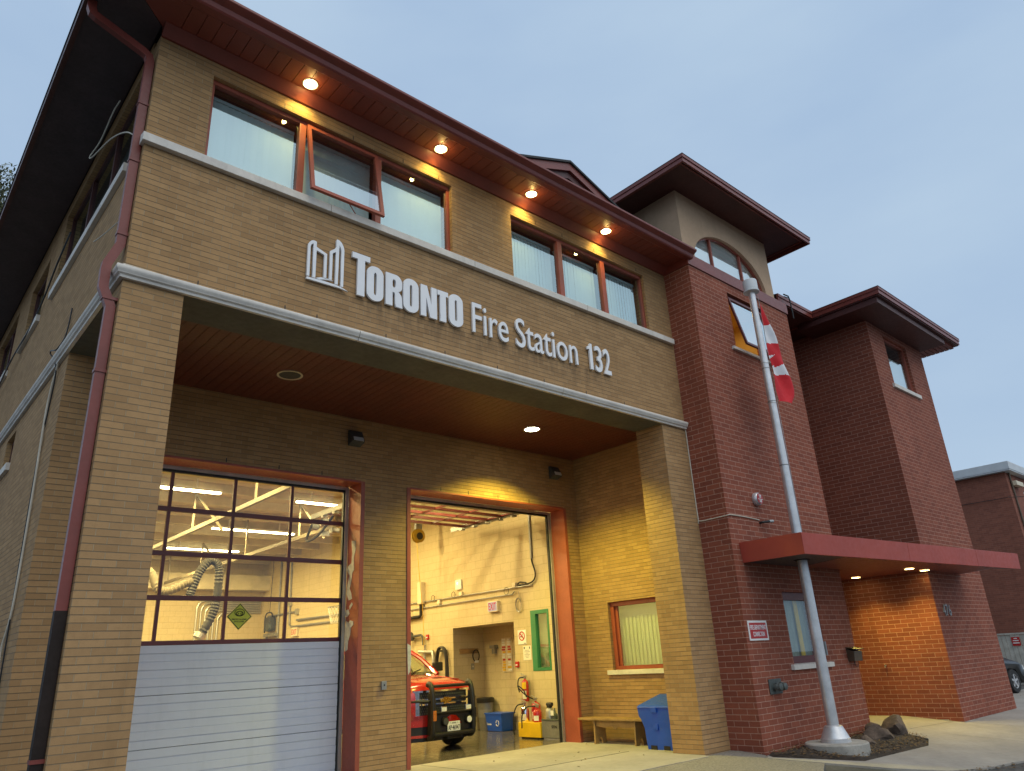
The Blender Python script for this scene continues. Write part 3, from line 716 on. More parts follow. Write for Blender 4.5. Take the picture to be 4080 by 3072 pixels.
# ================================================================== THINGS ON THE FACADE
# ---- lettering sign
sg = thing('facade_sign', 'large pale raised lettering with city hall emblem across the tan brick above the bay doors', 'sign', (5.2, 0, 6.5))
def emblem(L, nm='emblem'): 
    mb = MB(); put(mb, curve_mesh(L, .03), None, FY(-.03), fit=False); return mb.build(nm, 'letters', sg)
emblem([[(2.151, 6.575), (2.149, 7.03), (2.155, 7.075), (2.172, 7.105), (2.195, 7.132), (2.225, 7.146), (2.255, 7.145), (2.274, 7.137), (2.275, 7.06), (2.435, 7.002), (2.437, 6.616), (2.397, 6.615), (2.394, 6.973), (2.277, 7.008), (2.277, 6.579), (2.235, 6.58), (2.228, 7.096), (2.21, 7.085), (2.196, 7.067), (2.187, 7.035), (2.19, 6.58)]])
emblem([[(2.48, 6.621), (2.478, 7.069), (2.539, 7.121), (2.562, 7.145), (2.572, 7.176), (2.568, 7.275), (2.575, 7.29), (2.608, 7.291), (2.65, 7.262), (2.676, 7.22), (2.692, 7.175), (2.696, 7.142), (2.696, 6.573), (2.655, 6.571), (2.65, 7.132), (2.638, 7.175), (2.617, 7.217), (2.612, 6.583), (2.57, 6.581), (2.567, 7.083), (2.519, 7.048), (2.52, 6.621)]])
emblem([[(2.287, 6.583), (2.35, 6.612), (2.412, 6.625), (2.479, 6.627), (2.545, 6.619), (2.458, 6.608), (2.39, 6.592), (2.337, 6.572)]])
emblem([[(2.152, 6.56), (2.403, 6.573), (2.55, 6.572), (2.641, 6.565), (2.71, 6.548), (2.776, 6.524), (2.69, 6.536), (2.619, 6.539), (2.394, 6.533), (2.153, 6.53)]])
def rrect(x0, x1, z0, z1, rx, rz, n=8):
    out = []
    for (cx, cz, a) in ((x1-rx, z1-rz, 0), (x0+rx, z1-rz, 90), (x0+rx, z0+rz, 180), (x1-rx, z0+rz, 270)):
        out += [(cx+rx*math.cos(R(a+90*k/n)), cz+rz*math.sin(R(a+90*k/n))) for k in range(n+1)]
    return out
def letter(loops):
    mb = MB(); put(mb, curve_mesh(loops, .035), None, FY(-.035), fit=False); return mb.build('letter', 'letters', sg)
zb, zc = 6.522, 7.045
letter([[(2.822, 7.185), (3.111, 7.185), (3.111, 7.096), (3.027, 7.096), (3.027, zb), (2.909, zb), (2.909, 7.096), (2.822, 7.096)]])
for (a, b) in ((3.064, 3.336), (3.678, 3.95), (4.516, 4.79)):
    letter([rrect(a, b, zb-.012, zc+.018, .13, .12), rrect(a+.115, b-.115, zb+.08, zc-.08, .021, .04)])
a, b = 3.376, 3.66; m_ = zb+.245
outer = [(a, zb), (a, zc)] + [(b-.12+.115*math.cos(R(90-k*90/8)), zc-.12+.12*math.sin(R(90-k*90/8))) for k in range(9)] + [(b-.005, m_+.11)] + [(b-.07+.065*math.cos(R(-k*90/6)), m_+.09+.075*math.sin(R(-k*90/6))) for k in range(7)] + [(b-.05, m_-.01), (b-.015, m_-.05), (b-.008, m_-.09), (b-.004, zb+.06), (b+.006, zb), (b-.11, zb), (b-.122, zb+.05), (b-.125, m_-.05), (b-.14, m_-.02), (a+.115, m_-.02), (a+.115, zb)]
letter([outer, rrect(a+.115, b-.115, m_+.06, zc-.085, .022, .035)])
a, b = 3.99, 4.287
letter([[(a, zb), (a, zc), (a+.115, zc), (a+.195, zb+.22), (a+.195, zc), (b, zc), (b, zb), (b-.125, zb), (a+.098, zb+.32), (a+.098, zb)]])
letter([[(4.301, zc), (4.503, zc), (4.503, zc-.082), (4.46, zc-.082), (4.46, zb), (4.348, zb), (4.348, zc-.082), (4.301, zc-.082)]])
text('letters', 'Fire', (4.985, 5.742, 6.512, 7.04), FY(-.03), 'letters', sg, .035, .002)
text('letters', 'Station', (5.91, 7.395, 6.505, 7.04), FY(-.03), 'letters', sg, .035, .002)
letter([[(7.715, 6.508), (7.79, 6.508), (7.79, 7.02), (7.735, 7.02), (7.715, 6.965), (7.66, 6.945), (7.66, 6.89), (7.715, 6.905)]])
text('letters', '3', (7.865, 8.055, 6.50, 7.02), FY(-.03), 'letters', sg, .035, .012)
text('letters', '2', (8.10, 8.29, 6.506, 7.02), FY(-.03), 'letters', sg, .035, .012)

# ---- recessed eave lights
def pot(name, label, loc, r, lensmat, group, trim='white', depth=.03):
    t = thing(name, label, 'ceiling light', loc, group); x, y, z = loc
    MB().lathe([(r, z-.012), (r*1.18, z-.014), (r*1.18, z-.002), (r*.98, z-.002)], (x, y, 0), seg=28, cap=False).build('trim', trim, t, smooth=True)
    MB().lathe([(r*.98, z-.008), (r*.5, z-.006), (0, z-.005)], (x, y, 0), seg=24).build('lens', lensmat, t)
    return t
lx = [1.93, 4.24, 6.26, 8.28]
nm = ['lit eave downlight nearest the left corner of the building', 'lit eave downlight above the open sash window', 'lit eave downlight above the brick between the two upper windows', 'lit eave downlight nearest the red brick tower']
for i in range(4):
    pot('recessed_light', nm[i], (lx[i], -.29, ZS), .092, 'lamp', 'lit downlights in the front eave')
    light('eave_lamp', 'SPOT', (lx[i], -.29, ZS-.025), 54, (1, .74, .15), (R(34), 0, 0), spot_size=R(92), spot_blend=1., shadow_soft_size=.04)
    light('eave_glow', 'POINT', (lx[i], -.33, ZS-.11), 2.4, (1, .68, .2), shadow_soft_size=.03)
pot('recessed_light', 'lit recessed light in the red porch ceiling above the right bay door', (8.25, 2.15, ZC), .15, 'lampwhite', 'recessed lights in the porch ceiling')
t = pot('recessed_light', 'unlit recessed light in the red porch ceiling above the left bay door', (2.98, 2.12, ZC), .17, 'darkgrey', 'recessed lights in the porch ceiling', trim='cream')
light('porch_lamp', 'SPOT', (8.25, 2.15, ZC-.03), 1250, (1, .89, .12), (0, 0, 0), spot_size=R(128), spot_blend=.55, shadow_soft_size=.07)
for i, (x, y) in enumerate(((16.85, .02), (16.2, -1.5), (17.08, -1.5))):
    pot('recessed_light', ['small lit downlight deepest under the entrance canopy', 'small lit downlight in the middle of the canopy front edge', 'small lit downlight under the canopy beside the house number corner'][i], (x, y, cz0+.008), .105, 'lampentry', 'lit downlights under the entrance canopy', trim='darkred')
for (x, y, e) in ((16.68, -.1, 200), (16.2, -1.45, 70), (16.74, -1.2, 200)):
    light('canopy_lamp', 'SPOT', (x, y, cz0-.0), e, (1, .77, .15), (0, R(8) if x > 16.5 else 0, 0), spot_size=R(124), spot_blend=.85, shadow_soft_size=.04)
# ---- wall packs
def wallpack(label, x):
    t = thing('wall_light', label, 'wall light', (x, D0, 5.55), 'unlit wall lights above the bay doors')
    MB().hexa([(x-.13, D0-.19, 5.56), (x+.13, D0-.19, 5.56), (x+.13, D0-.004, 5.50), (x-.13, D0-.004, 5.50)], [(x-.13, D0-.08, 5.78), (x+.13, D0-.08, 5.78), (x+.13, D0-.004, 5.80), (x-.13, D0-.004, 5.80)]).build('housing', 'darkgrey', t, bevel=.012)
    MB().hexa([(x-.10, D0-.197, 5.57), (x+.10, D0-.197, 5.57), (x+.10, D0-.185, 5.57), (x-.10, D0-.185, 5.57)], [(x-.10, D0-.168, 5.645), (x+.10, D0-.168, 5.645), (x+.10, D0-.158, 5.645), (x-.10, D0-.158, 5.645)]).build('lens', 'fascia_white', t)
wallpack('unlit dark wall light between the two bay doors on the porch back wall', 4.92)
wallpack('unlit dark wall light in the right corner of the porch back wall', 10.1)
# ---- downspout
ds = thing('downspout', 'ribbed red metal downspout running down the left front corner, black painted at its foot', 'downspout', (-.06, .12, 0))
def spout(path, wx=.05, wy=.04):
    mb = MB(); P = [Vector(p) for p in path]; ring = []
    for i, p in enumerate(P):
        a = P[max(i-1, 0)]; b = P[min(i+1, len(P)-1)]; t = (b-a).normalized()
        sx = Vector((1, 0, 0)) - t*t.x; sx = sx.normalized() if sx.length > .2 else Vector((0, 1, 0)); sy = t.cross(sx).normalized()
        prof = []
        for (u, v) in ((-1, -1), (-.6, -1), (-.5, -.85), (-.4, -1), (-.05, -1), (.05, -.85), (.15, -1), (.5, -1), (.6, -.85), (.7, -1), (1, -1), (1, 1), (-1, 1)):
            prof.append(p+sx*u*wx+sy*v*wy)
        ring.append(prof)
    for i in range(len(ring)-1): mb.hexa(ring[i], ring[i+1])
    return mb
spout([(-.79, .12, 9.53), (-.785, .12, 9.42), (-.76, .12, 9.35), (-.71, .12, 9.32), (-.15, .12, 9.12), (-.085, .12, 9.08), (-.062, .12, 9.0), (-.06, .12, 6.35)]).build('pipe', 'redmetal', ds)
spout([(-.06, .12, 6.35), (-.06, .12, 6.30), (-.16, .12, 6.02), (-.165, .12, 5.93), (-.16, .12, 5.72), (-.08, .12, 5.55), (-.06, .12, 5.50), (-.06, .12, 2.28)]).build('pipe', 'redmetal', ds)
spout([(-.06, .12, 2.28), (-.06, .12, .02)], .052, .043).build('pipe', 'blackbrown', ds)
for z, o in ((8.30, 0), (7.45, 0), (6.42, 0), (5.58, -.04), (4.72, 0), (.98, 0)): MB().box(-.118+o, -.0, .070, .168, z, z+.035).build('bracket', 'redmetal', ds)
# ---- loose cables
def cable(name, label, pts, r, mt, n=8, **k):
    return tag(MB().tube(smoothpath(pts, n), r, 6).build(name, mt, None, smooth=True), label, 'cable')
cable('cable', 'loose white cable curling in front of the left side window under the eave', [(-.10, 1.41, 9.29), (-.13, 1.6, 9.2), (-.16, 2.0, 8.95), (-.22, 2.25, 8.8), (-.2, 2.1, 8.72), (-.12, 1.46, 8.65), (-.1, .6, 8.2), (-.05, .2, 7.87)], .009, 'cablewhite')
cable('cable', 'short white cable end hanging on the side wall behind the downspout', [(-.04, .22, 6.75), (-.1, .7, 6.78), (-.1, 1.2, 6.93), (-.1, 1.5, 7.03)], .008, 'cablewhite')
cable('cable', 'white cable running down the left side wall beside the porch opening', [(-.03, 2.9, 5.95), (-.03, 3.2, 5.5), (-.03, 3.24, 5.0), (-.025, 3.13, 3.92), (-.02, 3.09, 2.57), (-.03, 3.3, 2.0), (-.02, 2.9, 1.2), (-.02, 2.85, .1)], .014, 'cablewhite')
cable('cable', 'black cable running along the left side wall below the sills', [(-.02, 2.75, 6.6), (-.03, 2.8, 6.2), (-.10, 2.85, 5.98), (-.12, 3.2, 6.05), (-.03, 3.05, 5.7), (-.02, 3.3, 4.6), (-.02, 3.2, 3.2), (-.02, 3.0, 1.4)], .01, 'black')
cable('cable', 'black cable drooping between the left side windows', [(-.02, 4.2, 8.6), (-.04, 4.9, 8.3), (-.04, 5.6, 8.0), (-.06, 6.5, 7.75), (-.1, 8, 7.6), (-.1, 10, 7.4), (-.1, 13, 7.6)], .014, 'black')
cable('cable', 'thin white cable lying on top of the moulded cornice', [(-.03, -.05, 5.99), (.3, -.03, 5.995), (.9, -.02, 5.99), (1.6, -.03, 5.99), (2.6, -.012, 5.99), (5, -.012, 5.988), (10.4, -.012, 5.988)], .007, 'cablewhite')
cable('cable', 'white cable in the corner where tan brick meets the red tower', [(W-.012, -.012, 5.85), (W-.012, -.012, 4.1), (W-.012, -.03, 3.98), (W-.012, -.3, 3.97), (W-.012, TF-.01, 3.98), (W+.1, TF-.012, 4.0), (W+.6, TF-.012, 4.0), (W+1.1, TF-.012, 3.98)], .011, 'cablewhite')
# ---- camera / pipe stub, alarm gong, FDC sign, siamese, mailbox, keypad, house number, spigot
t = thing('pipe_stub', 'short dark pipe stub with grey nozzle projecting from the red tower below the alarm gong', 'pipe', (11.62, TF, 3.95))
MB().tube([(11.6, TF, 3.93), (11.6, TF-.06, 3.93), (11.66, TF-.09, 3.94), (11.78, TF-.10, 3.955)], .024, 10).build('pipe', 'black', t, smooth=True)
MB().tube([(11.78, TF-.10, 3.955), (11.92, TF-.105, 3.97)], .03, 12).build('nozzle', 'galv', t, smooth=True)
t = thing('alarm_gong', 'round red and silver fire alarm gong high on the red tower wall', 'alarm', (11.58, TF, 4.38))
MB().lathe([(.0, -.003), (.125, -.003), (.13, -.03), (.125, -.08), (.11, -.10), (.0, -.105)], (11.58, TF, 4.39), 'y', 32).build('gong', 'steel', t, smooth=True)
MB().lathe([(.0, -.112), (.104, -.11), (.104, -.104)], (11.58, TF, 4.39), 'y', 28).build('face', 'signred', t)
mb = MB()
for (z, hw, h) in ((4.455, .04, .022), (4.42, .03, .02), (4.375, .075, .012), (4.35, .04, .014), (4.325, .04, .016)): mb.box(11.58-hw, 11.58+hw, TF-.116, TF-.113, z-h/2, z+h/2)
mb.build('lettering', 'white', t)
t = thing('fire_connection_sign', 'red and white sign reading FIRE DEPARTMENT CONNECTION on the red tower', 'sign', (10.89, TF, 1.75))
MB().box(10.57, 11.21, TF-.012, TF-.002, 1.755, 2.095).build('plate', 'white', t, bevel=.004)
MB().box(10.61, 11.17, TF-.0145, TF-.0125, 1.79, 2.06).build('panel', 'signred', t)
text('lettering', 'FIRE DEPARTMENT', (10.625, 11.155, 1.94, 2.02), FY(TF-.0165), 'letters', t, .003, .004)
text('lettering', 'CONNECTION', (10.70, 11.08, 1.825, 1.905), FY(TF-.0165), 'letters', t, .003, .004)
t = thing('hose_connection', 'grey twin fire hose connection plate low on the red tower', 'hose connection', (11.15, TF, .85))
MB().box(10.95, 11.36, TF-.025, TF-.002, .85, 1.10).build('plate', 'verdigris', t, bevel=.01)
for xx in (11.08, 11.24):
    MB().lathe([(.055, -.0), (.055, -.05), (.07, -.055), (.07, -.10), (.062, -.105), (.062, -.15), (.05, -.16), (.0, -.162)], (xx, TF-.02, .97), 'y', 18).build('inlet', 'verdigris', t, smooth=True)
    for q in (0, 120, 240): MB().obox((xx+.072*math.cos(R(q)), TF-.10, .97+.072*math.sin(R(q))), (.01, 0, 0), (0, .02, 0), (0, 0, .01)).build('lug', 'verdigris', t)
t = thing('mailbox', 'dark metal mailbox with its lid ajar beside the entrance corner', 'mailbox', (14.35, TF, 1.25))
MB().hexa([(14.16, TF-.14, 1.28), (14.52, TF-.14, 1.28), (14.52, TF-.003, 1.28), (14.16, TF-.003, 1.28)], [(14.16, TF-.16, 1.47), (14.52, TF-.16, 1.47), (14.52, TF-.003, 1.52), (14.16, TF-.003, 1.52)]).build('box', 'bronze', t, bevel=.006)
MB().hexa([(14.14, TF-.20, 1.50), (14.54, TF-.20, 1.50), (14.54, TF-.003, 1.545), (14.14, TF-.003, 1.545)], [(14.14, TF-.20, 1.51), (14.54, TF-.20, 1.51), (14.54, TF-.003, 1.555), (14.14, TF-.003, 1.555)]).build('lid', 'black', t)
MB().tube(smoothpath([(14.25, TF-.08, 1.28), (14.28, TF-.08, 1.2), (14.36, TF-.08, 1.17), (14.42, TF-.08, 1.22), (14.42, TF-.08, 1.28)], 6), .006, 6).build('paper_loop', 'black', t)
t = thing('house_number', 'thin metal house number 476 on the red entrance block', 'house number', (17.95, RF, 2.1))
for i, ch in enumerate('476'): text('digit', ch, (17.70+i*.17, 17.84+i*.17, 2.12, 2.375), FY(RF-.015), 'dullsteel', t, .02, .004)
t = thing('wall_tap', 'small wall tap low on the lit red brick beside the entrance', 'tap', (W3, -.03, 1.05))
MB().tube([(W3, -.03, 1.09), (W3-.06, -.03, 1.09), (W3-.075, -.03, 1.05)], .012, 8).build('spout', 'dullsteel', t); MB().lathe([(.03, 0), (.03, .01)], (W3-.03, -.03, 1.10), 'z', 10).build('handle', 'dullsteel', t)
t = thing('key_switch', 'small grey key switch box on the brick pier between the bay doors', 'switch box', (5.61, D0, 1.28))
MB().box(5.56, 5.66, D0-.04, D0-.002, 1.285, 1.425).build('box', 'dullsteel', t, bevel=.006); MB().lathe([(.014, -.045), (.0, -.046)], (5.61, D0, 1.36), 'y', 10).build('lock', 'black', t)

# ---- bench, salt bin
t = thing('wooden_bench', 'plain brown wooden bench against the porch side wall', 'bench', (10.5, 2.8, 0))
MB().box(10.25, 10.62, 1.2, 3.42, .435, .475).build('seat', 'wood', t, bevel=.006)
for y in (1.95, 3.0):
    mb = MB(); put(mb, curve_mesh([[(-.17, 0), (-.06, 0), (-.03, .12), (.03, .12), (.06, 0), (.17, 0), (.15, .43), (-.15, .43)]], .035), None, ((10.44, y, .0), (1, 0, 0), (0, 0, 1), (0, -1, 0)), fit=False); mb.build('leg', 'wood', t)
mb = MB(); put(mb, curve_mesh([[(-1.95, .43), (-3.0, .43), (-3.0, .33), (-2.75, .30), (-2.55, .33), (-2.475, .27), (-2.40, .33), (-2.2, .30), (-1.95, .33)]], .025), None, FX(10.33), fit=False); mb.build('apron', 'wood', t)
t = thing('salt_bin', 'blue plastic salt bin with sloping lid at the right brick pier', 'bin', (10.25, 1.15, 0))
mb = MB()
lay = [(.0, 9.985, 10.55, .80, 1.42), (.10, 9.98, 10.55, .79, 1.43), (.36, 9.975, 10.56, .77, 1.45), (.50, 9.96, 10.58, .755, 1.50), (.56, 9.955, 10.60, .75, 1.545), (.715, 9.95, 10.60, .745, 1.56)]
for i in range(len(lay)-1):
    z0, a, b, c_, d_ = lay[i]; z1, e, f_, g_, h_ = lay[i+1]
    mb.quad((a, c_, z0), (a, d_, z0), (e, h_, z1), (e, g_, z1)).quad((b, c_, z0), (f_, g_, z1), (f_, h_, z1), (b, d_, z0)).quad((a, c_, z0), (e, g_, z1), (f_, g_, z1), (b, c_, z0)).quad((a, d_, z0), (b, d_, z0), (f_, h_, z1), (e, h_, z1))
mb.quad((9.985, .8, .06), (10.55, .8, .06), (10.55, 1.42, .06), (9.985, 1.42, .06)).quad((9.95, .745, .715), (9.95, 1.56, .715), (10.6, 1.56, .715), (10.6, .745, .715))
mb.build('body', 'bluebin', t, bevel=.012)
MB().hexa([(9.93, .73, .70), (9.93, 1.575, .70), (10.62, 1.575, .74), (10.62, .73, .74)], [(9.95, .745, .74), (9.97, 1.54, .745), (10.6, 1.5, .905), (10.6, .77, .905)]).build('lid', 'bluebin', t, bevel=.02)
MB().box(9.925, 9.953, 1.10, 1.23, .62, .71).box(9.953, 9.98, 1.12, 1.21, .33, .43).build('latch', 'bluebin', t, bevel=.008)
for y in (.98, 1.27): MB().box(9.975, 10.0, y-.07, y+.07, -.0, .07).build('foot_slot', 'black', t)

# ================================================================== FLAGPOLE AND FLAG
PX, PY = 11.70, -1.32
t = thing('flagpole', 'tall brushed metal flagpole rising through the entrance canopy', 'flagpole', (PX, PY, -.2))
MB().lathe([(.098, .28), (.096, 2.0), (.088, 4.2), (.079, 6.0), (.068, 8.78)], (PX, PY, 0), seg=32).build('pole', 'steel', t, smooth=True)
for z, r_ in ((4.95, .0875), (6.28, .080), (7.0, .0765)): MB().lathe([(r_-.004, z-.012), (r_, z-.01), (r_, z+.01), (r_-.004, z+.012)], (PX, PY, 0), seg=28).build('joint', 'dullsteel', t)
MB().lathe([(.245, .05), (.245, .11), (.235, .115), (.15, .30), (.115, .315), (.106, .316)], (PX, PY, 0), seg=40).build('base_cover', 'steel', t, smooth=True)
MB().lathe([(.07, 8.76), (.165, 8.77), (.165, 8.80), (.15, 8.81), (.15, 9.02), (.14, 9.05), (.0, 9.06)], (PX, PY, 0), seg=32).build('cap', 'fascia_white', t, smooth=True)
MB().box(PX+.085, PX+.115, PY-.1, PY-.04, 1.45, 1.68).build('hatch', 'dullsteel', t)
MB().lathe([(.12, cz0-.004), (.15, cz0-.004), (.15, cz0+.01), (.12, cz0+.01)], (PX, PY, 0), seg=28, cap=False).build('collar', 'black', t)
mb = MB()
for k in range(1): mb.tube(smoothpath([(PX+.10, PY-.05, 8.72), (PX+.14, PY-.06, 8.50), (PX+.115, PY-.05, 7.2), (PX+.12, PY-.05, 6.2), (PX+.11, PY-.05, 3.5)], 6), .006, 5)
for z in (7.12, 6.25): mb.tube([(PX+.1*math.cos(R(q)), PY+.1*math.sin(R(q)), z+.02*math.sin(R(q))) for q in range(0, 360, 30)], .005, 5, close=True)
mb.build('halyard', 'dullsteel', t)
MB().lathe([(.52, -.45), (.52, .03), (.50, .05), (.0, .05)], (PX, PY, 0), seg=48).build('concrete_base', 'concretedirty', t, smooth=True)
# flag: hangs from its top corner, folded against the pole
def inpoly(p, poly):
    c_ = False; j = len(poly)-1
    for i in range(len(poly)):
        if (poly[i][1] > p[1]) != (poly[j][1] > p[1]) and p[0] < (poly[j][0]-poly[i][0])*(p[1]-poly[i][1])/(poly[j][1]-poly[i][1])+poly[i][0]: c_ = not c_
        j = i
    return c_
FLL = [(8.48, 11.815), (7.98, 11.80), (6.88, 11.79), (6.31, 11.815)]
FLR = [(8.49, 11.835), (8.32, 11.95), (8.06, 12.09), (7.76, 12.24), (7.34, 12.356), (7.06, 12.48), (6.85, 12.555), (6.64, 12.535), (6.50, 12.47), (6.31, 12.30)]
def interp(T, z):
    if z >= T[0][0]: return T[0][1]
    for i in range(len(T)-1):
        if T[i+1][0] <= z <= T[i][0]: return T[i+1][1]+(T[i][1]-T[i+1][1])*(z-T[i+1][0])/(T[i][0]-T[i+1][0])
    return T[-1][1]
WH = [[(11.7, 7.97), (11.77, 7.986), (12.15, 8.07), (12.21, 7.764), (12.094, 7.739), (12.232, 7.648), (11.765, 7.586), (11.7, 7.58)],
      [(11.7, 7.27), (12.016, 7.368), (11.839, 7.218), (11.7, 7.20)],
      [(11.7, 7.05), (11.77, 7.063), (11.982, 7.129), (12.01, 7.084), (12.45, 7.30), (12.6, 6.93), (12.218, 6.948), (11.759, 6.871), (11.7, 6.86)]]
NR, NC = 110, 34
me = bpy.data.meshes.new('flag'); vs, fs, mi = [], [], []
for i in range(NR+1):
    z = 8.485+(6.33-8.485)*i/NR
    xl, xr = interp(FLL, z), interp(FLR, z)
    for j in range(NC+1):
        u = j/NC; x = xl+(xr-xl)*u*.93
        y = PY-.09+.085*(1-(8.485-z)*.12)*math.sin(u*6.2+z*.9)*min(1, (8.485-z)*1.6)*(.4+.6*u)+.02*math.sin(z*7+u*9)*min(1, (8.485-z))
        zz = z-(.09*(u-.55)**2 if i == NR else 0)
        vs.append((x, y, zz))
for i in range(NR):
    for j in range(NC):
        a = i*(NC+1)+j; fs.append((a, a+1, a+NC+2, a+NC+1))
        c_ = [sum(vs[k][q] for k in fs[-1])/4 for q in (0, 2)]
        mi.append(1 if any(inpoly(c_, P) for P in WH) else 0)
me.from_pydata(vs, [], fs); me.materials.append(MATS['flagred']); me.materials.append(MATS['flagwhite'])
me.polygons.foreach_set('material_index', mi); me.polygons.foreach_set('use_smooth', [True]*len(fs))
fo = bpy.data.objects.new('flag', me); COL.objects.link(fo)
tag(fo, 'red and white maple leaf flag hanging limp from the flagpole', 'flag')

# ================================================================== GROUND
mb = MB(); ys = [-500, -60, -12, -8, -5, -3, -1.5, -.2, 30, 500]; xs = [-500, -60, -20, 0, 8, 12, 16, 20, 30, 80, 500]
for i in range(len(xs)-1):
    for j in range(len(ys)-1):
        mb.quad(*[(x, y, gz(y)-.03) for x, y in ((xs[i], ys[j]), (xs[i+1], ys[j]), (xs[i+1], ys[j+1]), (xs[i], ys[j+1]))])
struct(mb.build('ground', 'asphalt'))
def slab(name, poly, mt, top, thick=.12, cut=True):
    """polygon laid on the slope, split at y=-.2 so that it follows the ground"""
    bm = bmesh.new(); vs_ = [bm.verts.new((x, y, 0)) for x, y in poly]; bm.faces.new(vs_)
    bmesh.ops.bisect_plane(bm, geom=bm.verts[:]+bm.edges[:]+bm.faces[:], plane_co=(0, -.2, 0), plane_no=(0, 1, 0))
    r_ = bmesh.ops.extrude_face_region(bm, geom=bm.faces[:]); ex = [g_ for g_ in r_['geom'] if isinstance(g_, bmesh.types.BMVert)]
    exs = set(ex)
    for v in bm.verts: v.co.z = gz(v.co.y)+top if v in exs else gz(v.co.y)+top-thick
    m = MB(); idx = {v: i for i, v in enumerate(bm.verts)}; m.v = [tuple(v.co) for v in bm.verts]; m.f = [tuple(idx[v] for v in f.verts) for f in bm.faces]; bm.free()
    return m.build(name, mt)
struct(slab('driveway', [(-.6, -.15), (9.62, -.15), (9.70, .0), (9.72, .66), (10.47, .67), (10.79, .67), (10.79, 3.47), (10.36, 3.9), (-.6, 3.9)], 'concrete', 0.))
MB_ = MB()
for x in (3.4, 6.6): MB_.box(x-.006, x+.006, -.14, 3.8, .0015, .004)
MB_.box(-.5, 9.6, 1.55, 1.562, .0015, .004)
struct(MB_.build('pavement_joint', 'darkgrey'))
struct(MB().box(.36, XR+1.0, D1-.0, YB, -.03, .003).build('floor', 'bayfloor'))
struct(slab('apron', [(9.63, -.155), (9.72, -.02), (10.47, -.01), (10.47, TF), (10.33, -.85), (10.75, -1.55), (10.0, -1.9), (8.6, -1.2), (7.8, -.4), (7.9, -.155)], 'aggregate', -.008, .05))
struct(slab('pavement', [(10.45, -.72), (10.36, -.87), (11.22, -1.98), (13.59, -2.08), (14.39, -1.79), (14.62, -1.43), (14.60, 1.19), (17.36, 1.19), (17.36, -1.46), (21.05, -1.46), (21.05, 0), (34, 0), (34, -5.4), (20, -4.7), (13.31, -3.6), (12.2, -3.42), (11.49, -3.12), (11.0, -2.5), (10.22, -.86)], 'concrete', .0, .18))
jm = MB()
for (a, b) in (((14.6, -1.0), (17.3, -1.25)), ((15.3, -1.9), (15.6, -4.0)), ((17.4, -1.6), (18.2, -4.3))):
    d = (Vector((b[0]-a[0], b[1]-a[1], 0))).normalized(); n_ = Vector((-d.y, d.x, 0))*.007
    jm.quad(*[(p[0]+s_*n_.x, p[1]+s_*n_.y, gz(p[1])+.003) for p, s_ in ((a, 1), (b, 1), (b, -1), (a, -1))])
struct(jm.build('pavement_joint', 'darkgrey'))
# planting bed
bed = [(10.5, -.67), (10.38, -.87), (11.23, -1.97), (13.58, -2.07), (14.38, -1.78), (14.61, -1.43), (14.58, -.67)]
bmv = bmesh.new(); vv = [bmv.verts.new((x, y, 0)) for x, y in bed]; bmv.faces.new(vv)
bmesh.ops.triangulate(bmv, faces=bmv.faces[:]); bmesh.ops.subdivide_edges(bmv, edges=bmv.edges[:], cuts=9, use_grid_fill=True)
bmesh.ops.triangulate(bmv, faces=bmv.faces[:]); bmesh.ops.subdivide_edges(bmv, edges=bmv.edges[:], cuts=1, use_grid_fill=True)
rnd = random.Random(3)
for v in bmv.verts:
    edge = min(min(((v.co.x-(a[0]+(b[0]-a[0])*t_))**2+(v.co.y-(a[1]+(b[1]-a[1])*t_))**2) for t_ in [k/12 for k in range(13)]) for a, b in zip(bed, bed[1:]+bed[:1]))**.5
    v.co.z = gz(v.co.y)-.035+min(.09, edge*.3)+rnd.uniform(-.012, .014)*min(1, edge*8)
m = MB(); bmv.verts.index_update(); m.v = [tuple(v.co) for v in bmv.verts]; m.f = [tuple(v.index for v in f.verts) for f in bmv.faces]; bmv.free()
struct(m.build('soil', 'soil', smooth=True))
lf = MB()
def leaf(x, y, z, s_, rn):
    a = rn.uniform(0, 6.28); tl = rn.uniform(-.5, .5); d = Vector((math.cos(a), math.sin(a), tl*.6)); e = Vector((-math.sin(a), math.cos(a), rn.uniform(-.5, .5)))
    c_ = Vector((x, y, z)); lf.quad(c_-d*s_, c_+e*s_*.55+d*s_*.1, c_+d*s_, c_-e*s_*.55+d*s_*.1)
for k in range(2800):
    x, y = rnd.uniform(10.4, 14.6), rnd.uniform(-2.05, -.68)
    if inpoly((x, y), bed): leaf(x, y, gz(y)+rnd.uniform(.035, .075), rnd.uniform(.012, .03), rnd)
for k in range(420):
    s_ = rnd.random(); x = 11.3+s_*7; y = -3.14-(x-11.3)*.235-abs(rnd.gauss(0, .13))-.03
    if x > 13.3: y = -3.62-(x-13.3)*.165-abs(rnd.gauss(0, .16))
    leaf(x, y, gz(y)+rnd.uniform(-.02, .02), rnd.uniform(.012, .035), rnd)
for k in range(26): leaf(rnd.uniform(7.5, 10.7), rnd.uniform(.2, 3.2), .012, rnd.uniform(.015, .035), rnd)
for k in range(50): leaf(rnd.uniform(24, 30), rnd.uniform(-2.5, 0), .012, rnd.uniform(.02, .05), rnd)
struct(lf.build('fallen_leaves', 'leafbrown', weld=False), 'stuff')
